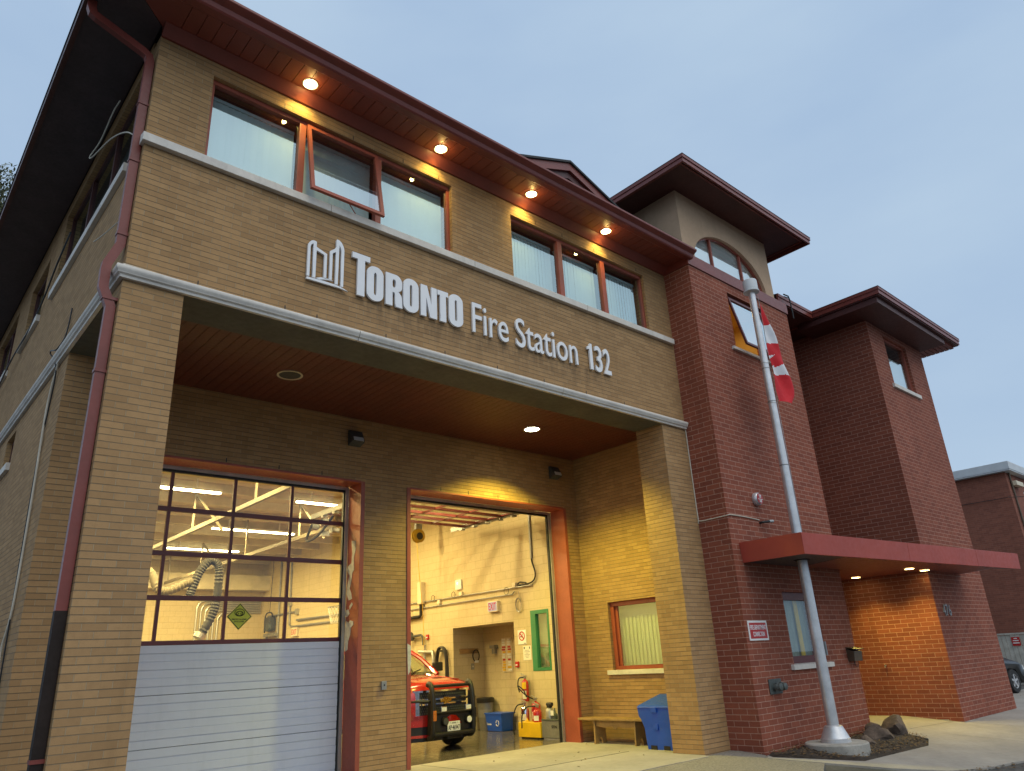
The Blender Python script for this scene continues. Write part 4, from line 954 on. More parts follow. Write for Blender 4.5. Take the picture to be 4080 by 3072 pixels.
# rocks
def rock(label, c_, s_, seed):
    rn = random.Random(seed); bm = bmesh.new(); bmesh.ops.create_icosphere(bm, subdivisions=2, radius=1)
    pl_ = [(Vector((rn.gauss(0, 1), rn.gauss(0, 1), rn.gauss(.3, .8))).normalized(), rn.uniform(.55, .8)) for _ in range(11)]
    bmesh.ops.subdivide_edges(bm, edges=bm.edges[:], cuts=1, use_grid_fill=True)
    for v in bm.verts:
        for n_, d in pl_:
            k = v.co.dot(n_)-d
            if k > 0: v.co -= n_*k*.95
        v.co += Vector((rn.uniform(-1, 1), rn.uniform(-1, 1), rn.uniform(-1, 1)))*.035
        v.co = Vector((v.co.x*s_[0]+c_[0], v.co.y*s_[1]+c_[1], v.co.z*s_[2]+c_[2]))
    m = MB(); bm.verts.index_update(); m.v = [tuple(v.co) for v in bm.verts]; m.f = [tuple(v.index for v in f.verts) for f in bm.faces]; bm.free()
    tag(m.build('rock', 'rock', smooth=True), label, 'rock', 'rocks in the planting bed')
rock('largest dark angular rock at the far end of the planting bed', (14.25, -1.25, .0), (.42, .30, .30), 4)
rock('brown rounded rock in the middle of the planting bed', (13.35, -1.32, -.03), (.36, .28, .22), 8)
rock('small flat rock close to the concrete base of the flagpole', (12.62, -1.42, -.05), (.24, .18, .13), 12)
rock('small brown rock behind the largest rock by the lit wall', (14.0, -.95, -.0), (.2, .2, .17), 15)

# ================================================================== THINGS IN THE BAY
# ---- tube lights
k_ = 0
rowsT = [(9.1, [(1.9, 4.6), (6.5, 8.9)]), (13.46, [(1.4, 4.4), (6.0, 8.55)]), (17.4, [(1.4, 4.4), (6.0, 8.4)]), (5.4, [(2.4, 4.8)])]
names = ['lit fluorescent strip light over the front of the left bay', 'lit fluorescent strip light over the truck in the right bay', 'lit fluorescent strip light in the middle of the left bay ceiling', 'long lit fluorescent strip light in the middle of the right bay ceiling', 'lit fluorescent strip light at the back of the left bay', 'lit fluorescent strip light at the back wall of the right bay', 'lit fluorescent strip light just behind the closed bay door']
for y, segs in rowsT:
    for a, b in segs:
        t = thing('strip_light', names[k_], 'ceiling light', ((a+b)/2, y, 5.68), 'fluorescent strip lights in the bay'); k_ += 1
        MB().box(a, b, y-.07, y+.07, 5.72, 5.78).box((a+b)/2-.8, (a+b)/2-.77, y-.01, y+.01, 5.78, 6.0).box((a+b)/2+.77, (a+b)/2+.8, y-.01, y+.01, 5.78, 6.0).build('housing', 'white', t)
        mb = MB()
        for dy_ in (-.035, .035): mb.tube([(a+.02, y+dy_, 5.70), (b-.02, y+dy_, 5.70)], .019, 8)
        mb.build('tube', 'tube', t)
        light('bay_lamp', 'AREA', ((a+b)/2, y, 5.66), 345 if y > 6 else 170, (1, .76, .29), (0, 0, 0), shape='RECTANGLE', size=b-a, size_y=.16)
# front right bay lamp (the fitting above the raised door)
t = thing('strip_light', 'lit fluorescent strip light above the raised bay door', 'ceiling light', (8.4, 5.4, 5.68), 'fluorescent strip lights in the bay')
MB().box(7.2, 9.6, 5.33, 5.47, 5.72, 5.78).build('housing', 'white', t)
mb = MB()
for dy_ in (-.035, .035): mb.tube([(7.22, 5.4+dy_, 5.70), (9.58, 5.4+dy_, 5.70)], .019, 8)
mb.build('tube', 'tube', t)
light('bay_lamp', 'AREA', (8.4, 5.4, 5.66), 130, (1, .80, .35), (0, 0, 0), shape='RECTANGLE', size=2.4, size_y=.16)
XX = XR-.002
# ---- exit sign
t = thing('exit_sign', 'lit white EXIT sign with red letters on the right bay wall above the alcove', 'exit sign', (XX, 6.64, 2.84))
MB().box(XX-.09, XX, 6.48, 6.86, 2.84, 3.10).build('case', 'cream', t, bevel=.004)
MB().box(XX-.093, XX-.0905, 6.50, 6.84, 2.86, 3.08).build('face', 'exitwhite', t)
text('lettering', 'EXIT', (-6.815, -6.525, 2.885, 3.06), FX(XX-.096), 'exitred', t, .004, .004)
t = thing('exit_sign', 'white exit sign far back on the right bay wall beyond the closed door', 'exit sign', (XX, 17.8, 2.9))
MB().box(XX-.09, XX, 17.6, 18.05, 2.9, 3.2).build('case', 'cream', t); text('lettering', 'EXIT', (-18.02, -17.63, 2.96, 3.14), FX(XX-.094), 'signred', t, .004, .004)
# ---- conduits
def pipes(name, label, paths, r, mt, cat='pipe', extra=None):
    t = thing(name, label, cat, tuple(paths[0][0]))
    for P in paths: MB().tube(P, r, 8).build('pipe', mt, t, smooth=True)
    return t
t = pipes('wall_conduit', 'two long grey conduits running along the right bay wall above the exit sign', [[(XX-.04, 5.2, 3.35), (XX-.04, 12, 3.37)], [(XX-.04, 5.86, 3.26), (XX-.04, 5.95, 3.20), (XX-.04, 12, 3.20)]], .016, 'dullsteel', 'conduit')
for (y, z) in ((9.02, 3.295), (8.02, 3.42), (5.85, 3.42)): MB().box(XX-.07, XX, y-.06, y+.06, z-.05, z+.05).build('junction_box', 'cream', t)
mb = MB()
for (y, z, r_) in ((8.35, 3.42, .08), (6.15, 3.3, .09), (9.3, 3.42, .08)): mb.tube([(XX-.05, y+r_*math.cos(R(q)), z+r_*math.sin(R(q))) for q in range(0, 360, 30)], .007, 5, close=True)
mb.build('cable_loop', 'black', t)
MB().tube(smoothpath([(XX-.03, 5.18, 5.6), (XX-.03, 5.18, 4.2), (XX-.03, 5.18, 3.94), (XX-.04, 5.07, 3.63), (XX-.04, 5.14, 3.45), (XX-.05, 5.4, 3.39), (XX-.05, 5.7, 3.4), (XX-.05, 5.62, 3.46), (XX-.05, 5.4, 3.42)], 6), .018, 8).build('flexible_cable', 'black', t, smooth=True)
MB().tube([(XX-.03, 5.18, 5.9), (XX-.03, 5.18, 3.98)], .032, 8).build('drop_pipe', 'dullsteel', t, smooth=True)
mb = MB(); mb.tube(smoothpath([(XX-.03, 5.72, 3.25), (XX-.03, 5.70, 3.1)], 4), .006, 5)
for k in range(3): mb.tube([(XX-.03-.004*k, 5.74+(.09+.008*k)*math.cos(R(q)), 2.93+(.15+.01*k)*math.sin(R(q))) for q in range(0, 360, 24)], .006, 5, close=True)
tag(mb.build('coiled_wire', 'dullsteel'), 'coil of grey wire hanging on the right bay wall above the green window', 'wire')
t = thing('wifi_box', 'small white wireless box with blue light high on the right bay wall', 'wall device', (XX, 8.14, 3.5))
MB().box(XX-.06, XX, 8.0, 8.26, 3.53, 3.80).build('box', 'white', t, bevel=.03); MB().lathe([(.022, -.062), (.0, -.064)], (XX, 8.15, 3.70), 'x', 10).build('indicator', 'bluelight', t)
t = thing('pipe_cover', 'tall beige pipe cover with black pipe below it on the right bay wall', 'pipe cover', (XX, 9.84, 3.0))
MB().box(XX-.16, XX, 9.74, 9.93, 3.3, 3.92).build('cover', 'cream', t, bevel=.03)
MB().tube([(XX-.08, 9.86, 3.32), (XX-.08, 9.86, 3.0), (XX-.08, 9.95, 2.97), (XX-.08, 11.2, 2.95)], .045, 10).build('pipe', 'rubber', t, smooth=True)
# ---- cord reel
plain('reelyellow', (.42, .27, .02), .5)
t = thing('cord_reel', 'yellow cord reel hanging under the bay ceiling behind the raised door', 'reel', (10.15, 9.0, 4.9))
MB().lathe([(.06, -.07), (.19, -.06), (.19, -.05), (.1, -.045), (.1, .045), (.19, .05), (.19, .06), (.06, .07)], (10.15, 9.0, 5.07), 'y', 24).build('drum', 'reelyellow', t, smooth=True)
MB().lathe([(.02, -.085), (.10, -.08), (.10, -.03), (.13, -.02), (.13, .02)], (10.15, 8.99, 5.06), 'y', 20).build('core', 'black', t)
MB().box(10.05, 10.25, 8.95, 9.05, 5.26, 6.0).build('bracket', 'dullsteel', t)
MB().tube(smoothpath([(10.1, 9.0, 4.9), (10.25, 9.1, 4.0), (10.5, 9.3, 3.0), (10.6, 9.4, 2.0)], 6), .008, 5).build('cord', 'yellow', t)
# ---- signs, notices, alarms
t = thing('no_smoking_sign', 'white no smoking sign with red ring beside the green bay window', 'sign', (XX, 5.7, 2.0))
MB().box(XX-.012, XX, 5.555, 5.85, 2.01, 2.34).build('plate', 'white', t, bevel=.004)
mb = MB(); put(mb, curve_mesh([[(-5.70+.108*math.cos(R(q)), 2.20+.108*math.sin(R(q))) for q in range(0, 360, 12)], [(-5.70+.083*math.cos(R(q)), 2.20+.083*math.sin(R(q))) for q in range(0, 360, 12)]], .003), None, FX(XX-.0145), fit=False)
mb.obox((XX-.0145, 5.70, 2.20), (.0015, 0, 0), (0, .067, .067), (0, -.011, .011)); mb.build('ring', 'signred', t)
mb = MB().box(XX-.0138, XX-.0125, 5.655, 5.765, 2.175, 2.195)
mb.tube(smoothpath([(XX-.0135, 5.665, 2.205), (XX-.0135, 5.66, 2.23), (XX-.0135, 5.685, 2.24), (XX-.0135, 5.675, 2.265)], 4), .004, 5).box(XX-.0138, XX-.0125, 5.57, 5.64, 2.025, 2.04); mb.build('cigarette', 'black', t)
t = thing('paper_notice', 'white paper notice pinned under the no smoking sign', 'notice', (XX, 5.55, 1.65))
MB().box(XX-.006, XX, 5.41, 5.69, 1.65, 1.97).build('sheet', 'paper', t)
mb = MB().box(XX-.0085, XX-.0065, 5.62, 5.66, 1.90, 1.95).box(XX-.0085, XX-.0065, 5.44, 5.47, 1.90, 1.95)
for k in range(6): h = (.10, .14, .07, .13, .10, .06)[k]; mb.box(XX-.0085, XX-.0065, 5.55-h/1.4, 5.55+h/1.4, 1.865-k*.032, 1.872-k*.032)
mb.build('print', 'darkgrey', t)
for lab, y, z in (('red fire alarm pull box under the paper notice', 5.90, 1.51), ('red fire alarm pull box on the far bay wall left of the alcove', 9.62, 2.35)):
    t = thing('fire_alarm_pull', lab, 'fire alarm', (XX, y, z)); MB().box(XX-.05, XX, y-.05, y+.05, z-.01, z+.12).build('box', 'signred', t, bevel=.006); MB().box(XX-.06, XX-.051, y-.035, y+.035, z+.03, z+.055).build('lever', 'white', t)
    if y > 9: continue
MB_ = thing('light_switch', 'small grey light switch plate inside the alcove', 'switch', (11.54, 8.47, 1.5)); MB().box(11.49, 11.59, 8.455, 8.474, 1.49, 1.65).build('plate', 'dullsteel', MB_); MB().box(11.53, 11.55, 8.447, 8.455, 1.55, 1.59).build('toggle', 'white', MB_)
t = thing('hook_board', 'varnished wooden board with a black charging cable on the alcove wall', 'hook board', (11.4, 8.47, 1.9))
MB().box(11.1, 11.74, 8.44, 8.474, 1.90, 2.03).build('board', 'wood', t, bevel=.01)
MB().tube([(11.63+.11*math.cos(R(q)), 8.42, 1.84+.15*math.sin(R(q))) for q in range(0, 360, 20)], .014, 6, close=True).build('cable', 'black', t, smooth=True); MB().box(11.58, 11.70, 8.40, 8.44, 1.66, 1.72).build('plug', 'white', t, bevel=.008)
t = thing('tag_board', 'clear board of red and yellow name tags inside the alcove', 'tag board', (11.95, 7.48, 1.39))
MB().box(11.93, 11.948, 7.28, 7.69, 1.39, 2.25).build('board', 'cream', t)
rn = random.Random(11)
for c0_ in (7.60, 7.38):
    for k in range(13):
        z = 2.2-k*.063; m_ = 'white' if k < 3 else ('signred' if k in (3, 4, 8) else ('yellow' if rn.random() < .6 else 'white'))
        MB().box(11.918, 11.929, c0_-.06+rn.uniform(-.02, .02), c0_+.06+rn.uniform(-.02, .02), z-.022, z+.022).build('tag', m_, t)
t = thing('wall_bracket', 'dark metal wall bracket beside the tag board in the alcove', 'bracket', (11.95, 7.95, 1.9)); MB().box(11.80, 11.948, 7.85, 8.05, 2.0, 2.08).box(11.84, 11.94, 7.90, 8.0, 1.86, 1.999).build('body', 'dullsteel', t, bevel=.01)
t = thing('air_hose', 'black air hose looped on the bay wall behind the truck', 'hose', (XX-.1, 8.85, 1.2))
mb = MB()
for k in range(3): mb.tube(smoothpath([(XX-.06-.03*k, 8.62+.03*k, .9), (XX-.07-.03*k, 8.64, 1.7), (XX-.08-.03*k, 8.72, 2.02), (XX-.08-.03*k, 8.86, 2.1), (XX-.08-.03*k, 9.0, 2.02), (XX-.07-.03*k, 9.1, 1.7), (XX-.06-.03*k, 9.12-.03*k, .9)], 6), .028, 8)
mb.build('hose', 'hose', t, smooth=True); MB().box(XX-.14, XX, 8.76, 8.96, 1.98, 2.03).build('hook', 'black', t)
t = thing('air_regulator', 'dark air regulator with pipework on the bay wall above the truck', 'regulator', (XX-.1, 10.2, 2.2))
mb = MB().lathe([(.0, -.12), (.09, -.1), (.1, 0), (.07, .06), (.04, .12), (.0, .13)], (XX-.12, 10.3, 2.45), 'z', 14); mb.tube([(XX-.1, 10.3, 2.45), (XX-.1, 9.85, 2.47), (XX-.1, 9.72, 2.4), (XX-.1, 9.72, 2.2)], .035, 10); mb.build('body', 'darkgrey', t, smooth=True)
MB().tube([(XX-.08, 9.95, 2.03), (XX-.08, 9.3, 2.0), (XX-.08, 9.27, 1.7)], .05, 10).tube([(XX-.06, 9.72, 2.2), (XX-.06, 9.72, .4)], .03, 8).build('pipe', 'galv', t, smooth=True)
# ---- bins, crates, extinguishers
t = thing('waste_bin', 'grey round waste bin with black liner in the alcove', 'bin', (11.68, 8.15, 0))
MB().lathe([(.17, .0), (.22, .72), (.23, .74), (.21, .74), (.2, .3), (.0, .3)], (11.68, 8.15, 0.004), seg=24).build('bin', 'dullsteel', t, smooth=True); MB().lathe([(.232, .66), (.24, .76), (.215, .78), (.2, .70), (.19, .5)], (11.68, 8.15, 0.004), seg=24, cap=False).build('liner', 'black', t, smooth=True)
t = thing('recycling_box', 'blue recycling box on the bay floor beside the waste bin', 'recycling box', (11.62, 7.55, 0))
mb = MB(); b0 = [(11.44, 7.25, .005), (11.82, 7.25, .005), (11.82, 7.80, .005), (11.44, 7.80, .005)]; t0 = [(11.40, 7.20, .42), (11.86, 7.20, .42), (11.86, 7.85, .42), (11.40, 7.85, .42)]
mb.hexa(b0, t0).build('box', 'bluebin', t, bevel=.015)
MB().box(11.385, 11.875, 7.185, 7.865, .40, .435).build('rim', 'bluebin', t, bevel=.008)
text('lettering', 'Toronto', (-7.80, -7.62, .15, .20), ((11.425, 0, 0), (0, -1, 0), (0.0, 0, 1), (-1, 0, 0)), 'white', t, .012)
mb = MB()
for q in range(3): mb.tube(smoothpath([(11.418, 7.38+.055*math.cos(R(120*q+a_)), .2+.065*math.sin(R(120*q+a_))) for a_ in (0, 35, 70, 95)], 3), .009, 5)
mb.build('recycling_symbol', 'white', t)
t = thing('yellow_crate', 'yellow wooden crate on the bay floor carrying fire extinguishers', 'crate', (10.68, 5.15, 0))
MB().box(10.48, XX-.01, 4.80, 5.53, .035, .335).build('box', 'yellow', t, bevel=.006); MB().box(10.52, 10.86, 4.85, 5.48, .003, .035).build('base', 'black', t)
t = thing('grey_crate', 'grey metal crate stencilled STN carrying two air cylinders by the door jamb', 'crate', (10.68, 4.45, 0))
MB().box(10.50, XX-.01, 4.05, 4.775, .04, .385).build('box', 'dullsteel', t, bevel=.006); MB().box(10.49, XX-.005, 4.04, 4.78, .386, .405).build('rim', 'verdigris', t); MB().box(10.52, XX-.02, 4.08, 4.75, .003, .04).build('skid', 'woodgrey', t)
text('lettering', 'STN', (-4.46, -4.30, .235, .29), FX(10.496), 'black', t, .004, .01)
def ext(label, x, y, z, r, h, body, hosepts=None, lab='paper', lab2=None, group='fire extinguishers by the bay door'):
    t = thing('fire_extinguisher', label, 'fire extinguisher', (x, y, z), group)
    MB().lathe([(r*.9, 0), (r, .02), (r, h-.07), (r*.85, h-.03), (r*.4, h), (.022, h+.01), (.022, h+.05), (.0, h+.05)], (x, y, z), seg=24).build('cylinder', body, t, smooth=True)
    mb = MB().box(x-.025, x+.025, y-.025, y+.025, z+h+.03, z+h+.075)
    mb.obox((x-.02, y+.02, z+h+.11), (.02, 0, 0), (0, .10, .03), (0, 0, .008)).obox((x-.02, y+.03, z+h+.075), (.016, 0, 0), (0, .10, -.01), (0, 0, .008)); mb.build('valve', 'galv', t)
    lb = MB(); n = 10
    for k in range(n):
        a, b = R(150+k*70/n+20), R(150+(k+1)*70/n+20); rr = r+.002
        lb.quad(*[(x+rr*math.cos(q), y+rr*math.sin(q), z+zz) for q, zz in ((a, h*.12), (b, h*.12), (b, h*.5), (a, h*.5))])
    lb.build('label', lab, t, smooth=True)
    if lab2:
        lb = MB()
        for k in range(n):
            a, b = R(165+k*75/n), R(165+(k+1)*75/n); rr = r+.002
            lb.quad(*[(x+rr*math.cos(q), y+rr*math.sin(q), z+zz) for q, zz in ((a, h*.58), (b, h*.58), (b, h*.88), (a, h*.88))])
        lb.build('label', lab2, t, smooth=True)
    if hosepts: MB().tube(smoothpath(hosepts, 6), .014, 8).build('hose', 'rubber', t, smooth=True)
    return t
ext('silver fire extinguisher with black hose on the yellow crate', 10.62, 5.43, .338, .10, .33, 'chrome', [(10.6, 5.46, .71), (10.5, 5.56, .68), (10.44, 5.62, .5), (10.43, 5.64, .2), (10.43, 5.62, .08)])
ext('large red fire extinguisher standing behind the others on the yellow crate', 10.77, 5.22, .338, .105, .40, 'extred', [(10.74, 5.25, .8), (10.6, 5.36, .9), (10.52, 5.5, 1.05), (10.55, 5.55, 1.1), (10.62, 5.45, 1.0), (10.66, 5.4, .85)])
ext('small red fire extinguisher with white label at the front of the yellow crate', 10.62, 5.02, .338, .10, .27, 'extred', [(10.6, 5.06, .66), (10.5, 5.2, .66), (10.44, 5.3, .55), (10.43, 5.34, .4), (10.43, 5.35, .22)], lab='white')
t = ext('tall red fire extinguisher with yellow label hung on the bay wall', 10.80, 5.58, .75, .085, .47, 'extred', [(10.78, 5.60, 1.27), (10.70, 5.68, 1.25), (10.68, 5.70, 1.1), (10.70, 5.68, .95)], lab='paper', lab2='yellow')
MB().box(10.86, XX, 5.53, 5.63, 1.1, 1.2).build('hanger', 'galv', t)
for i, (lab, y, z, r, h) in enumerate((('grey air cylinder with black valve at the left end of the grey crate', 4.88-.2, .41, .095, .22), ('grey air cylinder with black valve at the door end of the grey crate', 4.30, .41, .095, .30))):
    t = thing('air_cylinder', lab, 'air cylinder', (10.68, y, z), 'air cylinders on the grey crate'); MB().lathe([(r, 0), (r, h*.7), (r*.8, h*.92), (r*.35, h), (.0, h)], (10.68, y, z), seg=22).build('cylinder', 'verdigris' if 0 else 'galv', t, smooth=True)
    MB().box(10.64, 10.72, y-.05, y+.05, z+h, z+h+.05).tube([(10.68, y-.09, z+h+.07), (10.68, y+.07, z+h+.07)], .04, 10).build('valve', 'black', t)
t = thing('small_bottle', 'tiny tagged bottle between the two air cylinders on the grey crate', 'bottle', (10.66, 4.50, .406)); MB().lathe([(.06, 0), (.06, .09), (.025, .13), (.015, .22), (.0, .22)], (10.66, 4.50, .406), seg=16).build('bottle', 'verdigris', t, smooth=True); MB().box(10.585, 10.59, 4.47, 4.56, .48, .58).build('tag', 'white', t)

# ---- seen through the closed door: exhaust hose, conduits, saw, hoop, warning sign
t = thing('smoke_alarm_sign', 'yellow diamond sign reading SMOKE ALARMS SAVE LIVES on the closed door glass', 'sign', (3.214, 3.97, 2.32))
def dia(s_, y0, y1): return [[(3.214, y, 2.523-.203*s_), (3.214+.201*s_, y, 2.523), (3.214, y, 2.523+.203*s_), (3.214-.201*s_, y, 2.523)] for y in (y0, y1)]
MB().hexa(*dia(1.03, 3.9760, 3.9730)).build('backing', 'signyellow', t); MB().hexa(*dia(.985, 3.9725, 3.9710)).build('border', 'black', t); MB().hexa(*dia(.90, 3.9705, 3.9690)).build('face', 'signyellow', t)
text('lettering', 'SMOKE ALARMS', (3.095, 3.333, 2.470, 2.493), FY(3.966), 'black', t, .001, .008)
text('lettering', 'SAVE LIVES', (3.13, 3.297, 2.435, 2.458), FY(3.966), 'black', t, .001, .008)
mb = MB()
for (rx, rz, cz_) in ((.08, .055, 2.586), (.055, .035, 2.571)): mb.tube([(3.214+rx*math.cos(R(q)), 3.965, cz_+rz*math.sin(R(q))) for q in range(0, 360, 18)], .005, 4, close=True)
for dx in (-.02, .02): mb.tube([(3.214+dx*1.8+.02*math.cos(R(q)), 3.965, 2.566+.014*math.sin(R(q))) for q in range(0, 360, 30)], .004, 4, close=True)
mb.build('picture', 'black', t)
def ribbed(path, r, seg=12, pitch=.05):
    P = smoothpath(path, 10); Q = [P[0]]; acc = 0
    out = [P[0]]
    for a, b in zip(P, P[1:]):
        n = max(1, int((b-a).length/(pitch/2)))
        out += [a+(b-a)*(k+1)/n for k in range(n)]
    rr = [r*(1.0 if k % 2 else .84) for k in range(len(out))]
    return MB().tube(out, rr, seg)
t = thing('exhaust_hose', 'dark ribbed exhaust hose looped over the ceiling rail and hanging down behind the closed door', 'hose', (4.8, 10, 2.5))
ribbed([(4.42, 10.0, 3.45), (4.5, 10, 3.75), (4.62, 10, 4.05), (4.82, 10, 4.27), (5.02, 10.0, 4.15), (5.06, 10, 3.8), (5.04, 10, 3.3), (4.95, 10, 2.95), (4.76, 10, 2.58)], .105, pitch=.06).build('hose', 'hose', t, smooth=True)
MB().tube([(4.76, 10, 2.6), (4.70, 10, 2.5)], .13, 14).build('nozzle', 'galv', t)
t = thing('exhaust_hose', 'beige flexible exhaust duct sagging along the ceiling rail behind the closed door', 'hose', (4, 10, 3.5))
ribbed([(3.3, 10.4, 4.1), (3.55, 10.2, 3.98), (3.72, 10.1, 3.6), (3.95, 10, 3.55), (4.3, 10, 3.72), (4.45, 10, 3.76)], .10, pitch=.08).build('hose', 'hosebeige', t, smooth=True)
t = thing('balancer_trolley', 'grey hose trolley on the ceiling rail behind the right end of the closed door', 'trolley', (6.95, 9, 4.6))
mb = MB()
for y in (7.2, 7.9, 8.4): mb.lathe([(.09, -.04), (.13, 0), (.09, .04)], (6.7, y, 5.0), 'y', 14); mb.box(6.85, 7.05, y-.08, y+.08, 4.75, 4.86)
mb.build('trolley', 'dullsteel', t); MB().tube(smoothpath([(6.6, 7.2, 5.1), (6.3, 7.4, 4.6), (6.2, 7.8, 4.5), (6.4, 8.0, 4.9), (6.6, 8.4, 5.1)], 8), .03, 8).build('hose', 'hose', t, smooth=True)
t = thing('conduit_bank', 'bank of bent metal conduits on the rear wall of the bay', 'conduit', (9.3, YB, 3))
for k in range(6):
    x0 = 8.35+k*.16; z1 = 4.38-k*.085
    MB().tube([(x0, YB-.06, .4)]+[(x0+.3-.3*math.cos(R(q)), YB-.06, z1-.3+.3*math.sin(R(q))) for q in range(0, 91, 15)]+[(10.8, YB-.06, z1)], .038, 8).build('pipe', 'galv', t, smooth=True)
t = pipes('wall_conduit', 'grey conduits with small boxes on the far part of the right bay wall', [[(XX-.04, 18.4, 5.6), (XX-.04, 18.35, 3.35), (XX-.04, 18.2, 3.25), (XX-.04, 15.2, 3.21), (XX-.04, 13, 3.18)], [(XX-.06, 17.72, 3.45), (XX-.06, 14, 3.40), (XX-.06, 12.4, 3.38)], [(XX-.05, 19.28, 5.9), (XX-.05, 19.28, .3)], [(XX-.04, 20.2, 3.75), (XX-.04, 17.76, 3.75)]], .035, 'dullsteel', 'conduit')
for y, z in ((18.35, 4.1), (17.76, 3.75), (20.3, 2.95)): MB().box(XX-.09, XX, y-.09, y+.09, z-.1, z+.1).build('junction_box', 'galv', t)
t = thing('rescue_saw', 'motor saw hanging from a cable on the right bay wall seen through the closed door', 'saw', (10.72, 19.75, 3.1))
MB().box(10.6, 10.85, 19.5, 20.0, 3.2, 3.7).build('engine', 'darkgrey', t, bevel=.05); MB().lathe([(.0, -.1), (.14, -.08), (.16, 0), (.12, .08), (.0, .1)], (10.65, 19.6, 3.32), 'x', 16).build('tank', 'verdigris', t, smooth=True)
MB().tube(smoothpath([(10.7, 20.1, 3.15), (10.7, 20.15, 3.6), (10.7, 20.0, 3.85), (10.7, 19.6, 3.85), (10.7, 19.45, 3.7)], 6), .025, 8).tube([(10.7, 19.75, 3.85), (10.75, 19.75, 5.9)], .012, 6).build('handle', 'black', t, smooth=True)
MB().box(10.7, 10.8, 19.2, 20.2, 3.0, 3.12).build('guard', 'dullsteel', t)
t = thing('basketball_hoop', 'basketball hoop and net on the right bay wall behind the closed door', 'basketball hoop', (10.4, 14.1, 3.1))
hc = (10.45, 14.1)
MB().tube([(hc[0]+.23*math.cos(R(q)), hc[1]+.38*math.sin(R(q)), 3.6) for q in range(0, 360, 15)], .016, 6, close=True).tube([(10.68, 14.1, 3.6), (XX, 14.1, 3.6)], .02, 6).tube([(10.66, 14.1, 3.55), (XX, 14.1, 3.35)], .014, 6).build('ring', 'dullsteel', t)
mb = MB()
for q in range(0, 360, 24):
    for s_ in (-1, 1):
        mb.tube([(hc[0]+(.23-.09*k/4)*math.cos(R(q+s_*12*k)), hc[1]+(.38-.16*k/4)*math.sin(R(q+s_*12*k)), 3.6-.13*k) for k in range(5)], .007, 4)
mb.build('net', 'white', t)
cable('rope', 'yellow strap slanting down the right bay wall behind the closed door', [(10.2, 13, 5.0), (10.5, 13.3, 4.4), (10.85, 13.6, 3.75)], .012, 'yellow')

# ================================================================== RED FIRE PICKUP / SUV
CX, HW = 8.17, .98
t = thing('fire_suv', 'red fire department SUV with black grille guard parked nose out in the right bay', 'suv', (CX, 7.8, 0))
def sec(y, w, zb_, zt, zs):
    P = [(0, zt), (.35*w, zt), (.68*w, zt-.015), (.86*w, zt-.05), (.95*w, zt-.12), (w, zs), (w, .85), (w*.985, zb_+.12), (w*.95, zb_), (0, zb_)]
    return [(CX+x, y, z) for x, z in P]+[(CX-x, y, z) for x, z in P[-2:0:-1]]
secs = [sec(5.27, .74, .62, 1.15, .98), sec(5.31, .86, .60, 1.205, 1.02), sec(5.40, .93, .58, 1.24, 1.06), sec(5.52, .96, .57, 1.265, 1.09), sec(5.60, .97, .72, 1.275, 1.10), sec(5.72, .975, .82, 1.29, 1.11), sec(6.1, HW, .88, 1.33, 1.13), sec(6.48, HW, .82, 1.36, 1.15), sec(6.62, HW, .5, 1.37, 1.16), sec(6.95, HW, .42, 1.39, 1.18), sec(9.1, HW, .42, 1.36, 1.2), sec(9.3, HW, .78, 1.36, 1.2), sec(9.7, HW, .88, 1.36, 1.2), sec(10.1, HW, .78, 1.36, 1.2), sec(10.3, HW, .5, 1.34, 1.18), sec(10.7, .94, .5, 1.3, 1.1)]
mb = MB()
for a, b in zip(secs, secs[1:]):
    n = len(a)
    for i in range(n): mb.quad(a[i], a[(i+1) % n], b[(i+1) % n], b[i])
mb.quad(*secs[0]); mb.quad(*secs[-1])
body = mb.build('body', 'truckred', t, smooth=True)
# hood crease lines and bulge
MB().hexa([(CX-.62, 5.5, 1.255), (CX-.56, 5.5, 1.268), (CX-.62, 6.8, 1.375), (CX-.70, 6.8, 1.36)], [(CX-.61, 5.5, 1.268), (CX-.57, 5.5, 1.272), (CX-.63, 6.8, 1.392), (CX-.69, 6.8, 1.376)]).hexa([(CX+.62, 5.5, 1.255), (CX+.56, 5.5, 1.268), (CX+.62, 6.8, 1.375), (CX+.70, 6.8, 1.36)], [(CX+.61, 5.5, 1.268), (CX+.57, 5.5, 1.272), (CX+.63, 6.8, 1.392), (CX+.69, 6.8, 1.376)]).build('hood_crease', 'truckred', t)
# cabin
cb = MB()
def bar(p, q, w): cb.tube([p, q], w, 8)
for s_ in (-1, 1):
    cb.tube([(CX+s_*.93, 6.72, 1.36), (CX+s_*.85, 7.25, 1.72), (CX+s_*.77, 7.7, 1.93)], [.055, .05, .05], 8)
    cb.hexa([(CX+s_*.94, 8.3, 1.33), (CX+s_*.94, 8.42, 1.33), (CX+s_*.90, 8.42, 1.33), (CX+s_*.90, 8.3, 1.33)], [(CX+s_*.79, 8.33, 1.94), (CX+s_*.79, 8.43, 1.94), (CX+s_*.75, 8.43, 1.94), (CX+s_*.75, 8.33, 1.94)])
    cb.hexa([(CX+s_*.94, 10.0, 1.33), (CX+s_*.94, 10.6, 1.33), (CX+s_*.88, 10.6, 1.33), (CX+s_*.88, 10.0, 1.33)], [(CX+s_*.79, 10.0, 1.94), (CX+s_*.79, 10.35, 1.94), (CX+s_*.75, 10.35, 1.94), (CX+s_*.75, 10.0, 1.94)])
cb.hexa([(CX-.80, 7.62, 1.90), (CX+.80, 7.62, 1.90), (CX+.80, 10.4, 1.90), (CX-.80, 10.4, 1.90)], [(CX-.70, 7.72, 1.975), (CX+.70, 7.72, 1.975), (CX+.70, 10.3, 1.975), (CX-.70, 10.3, 1.975)])
cb.build('cab', 'truckred', t, smooth=True)
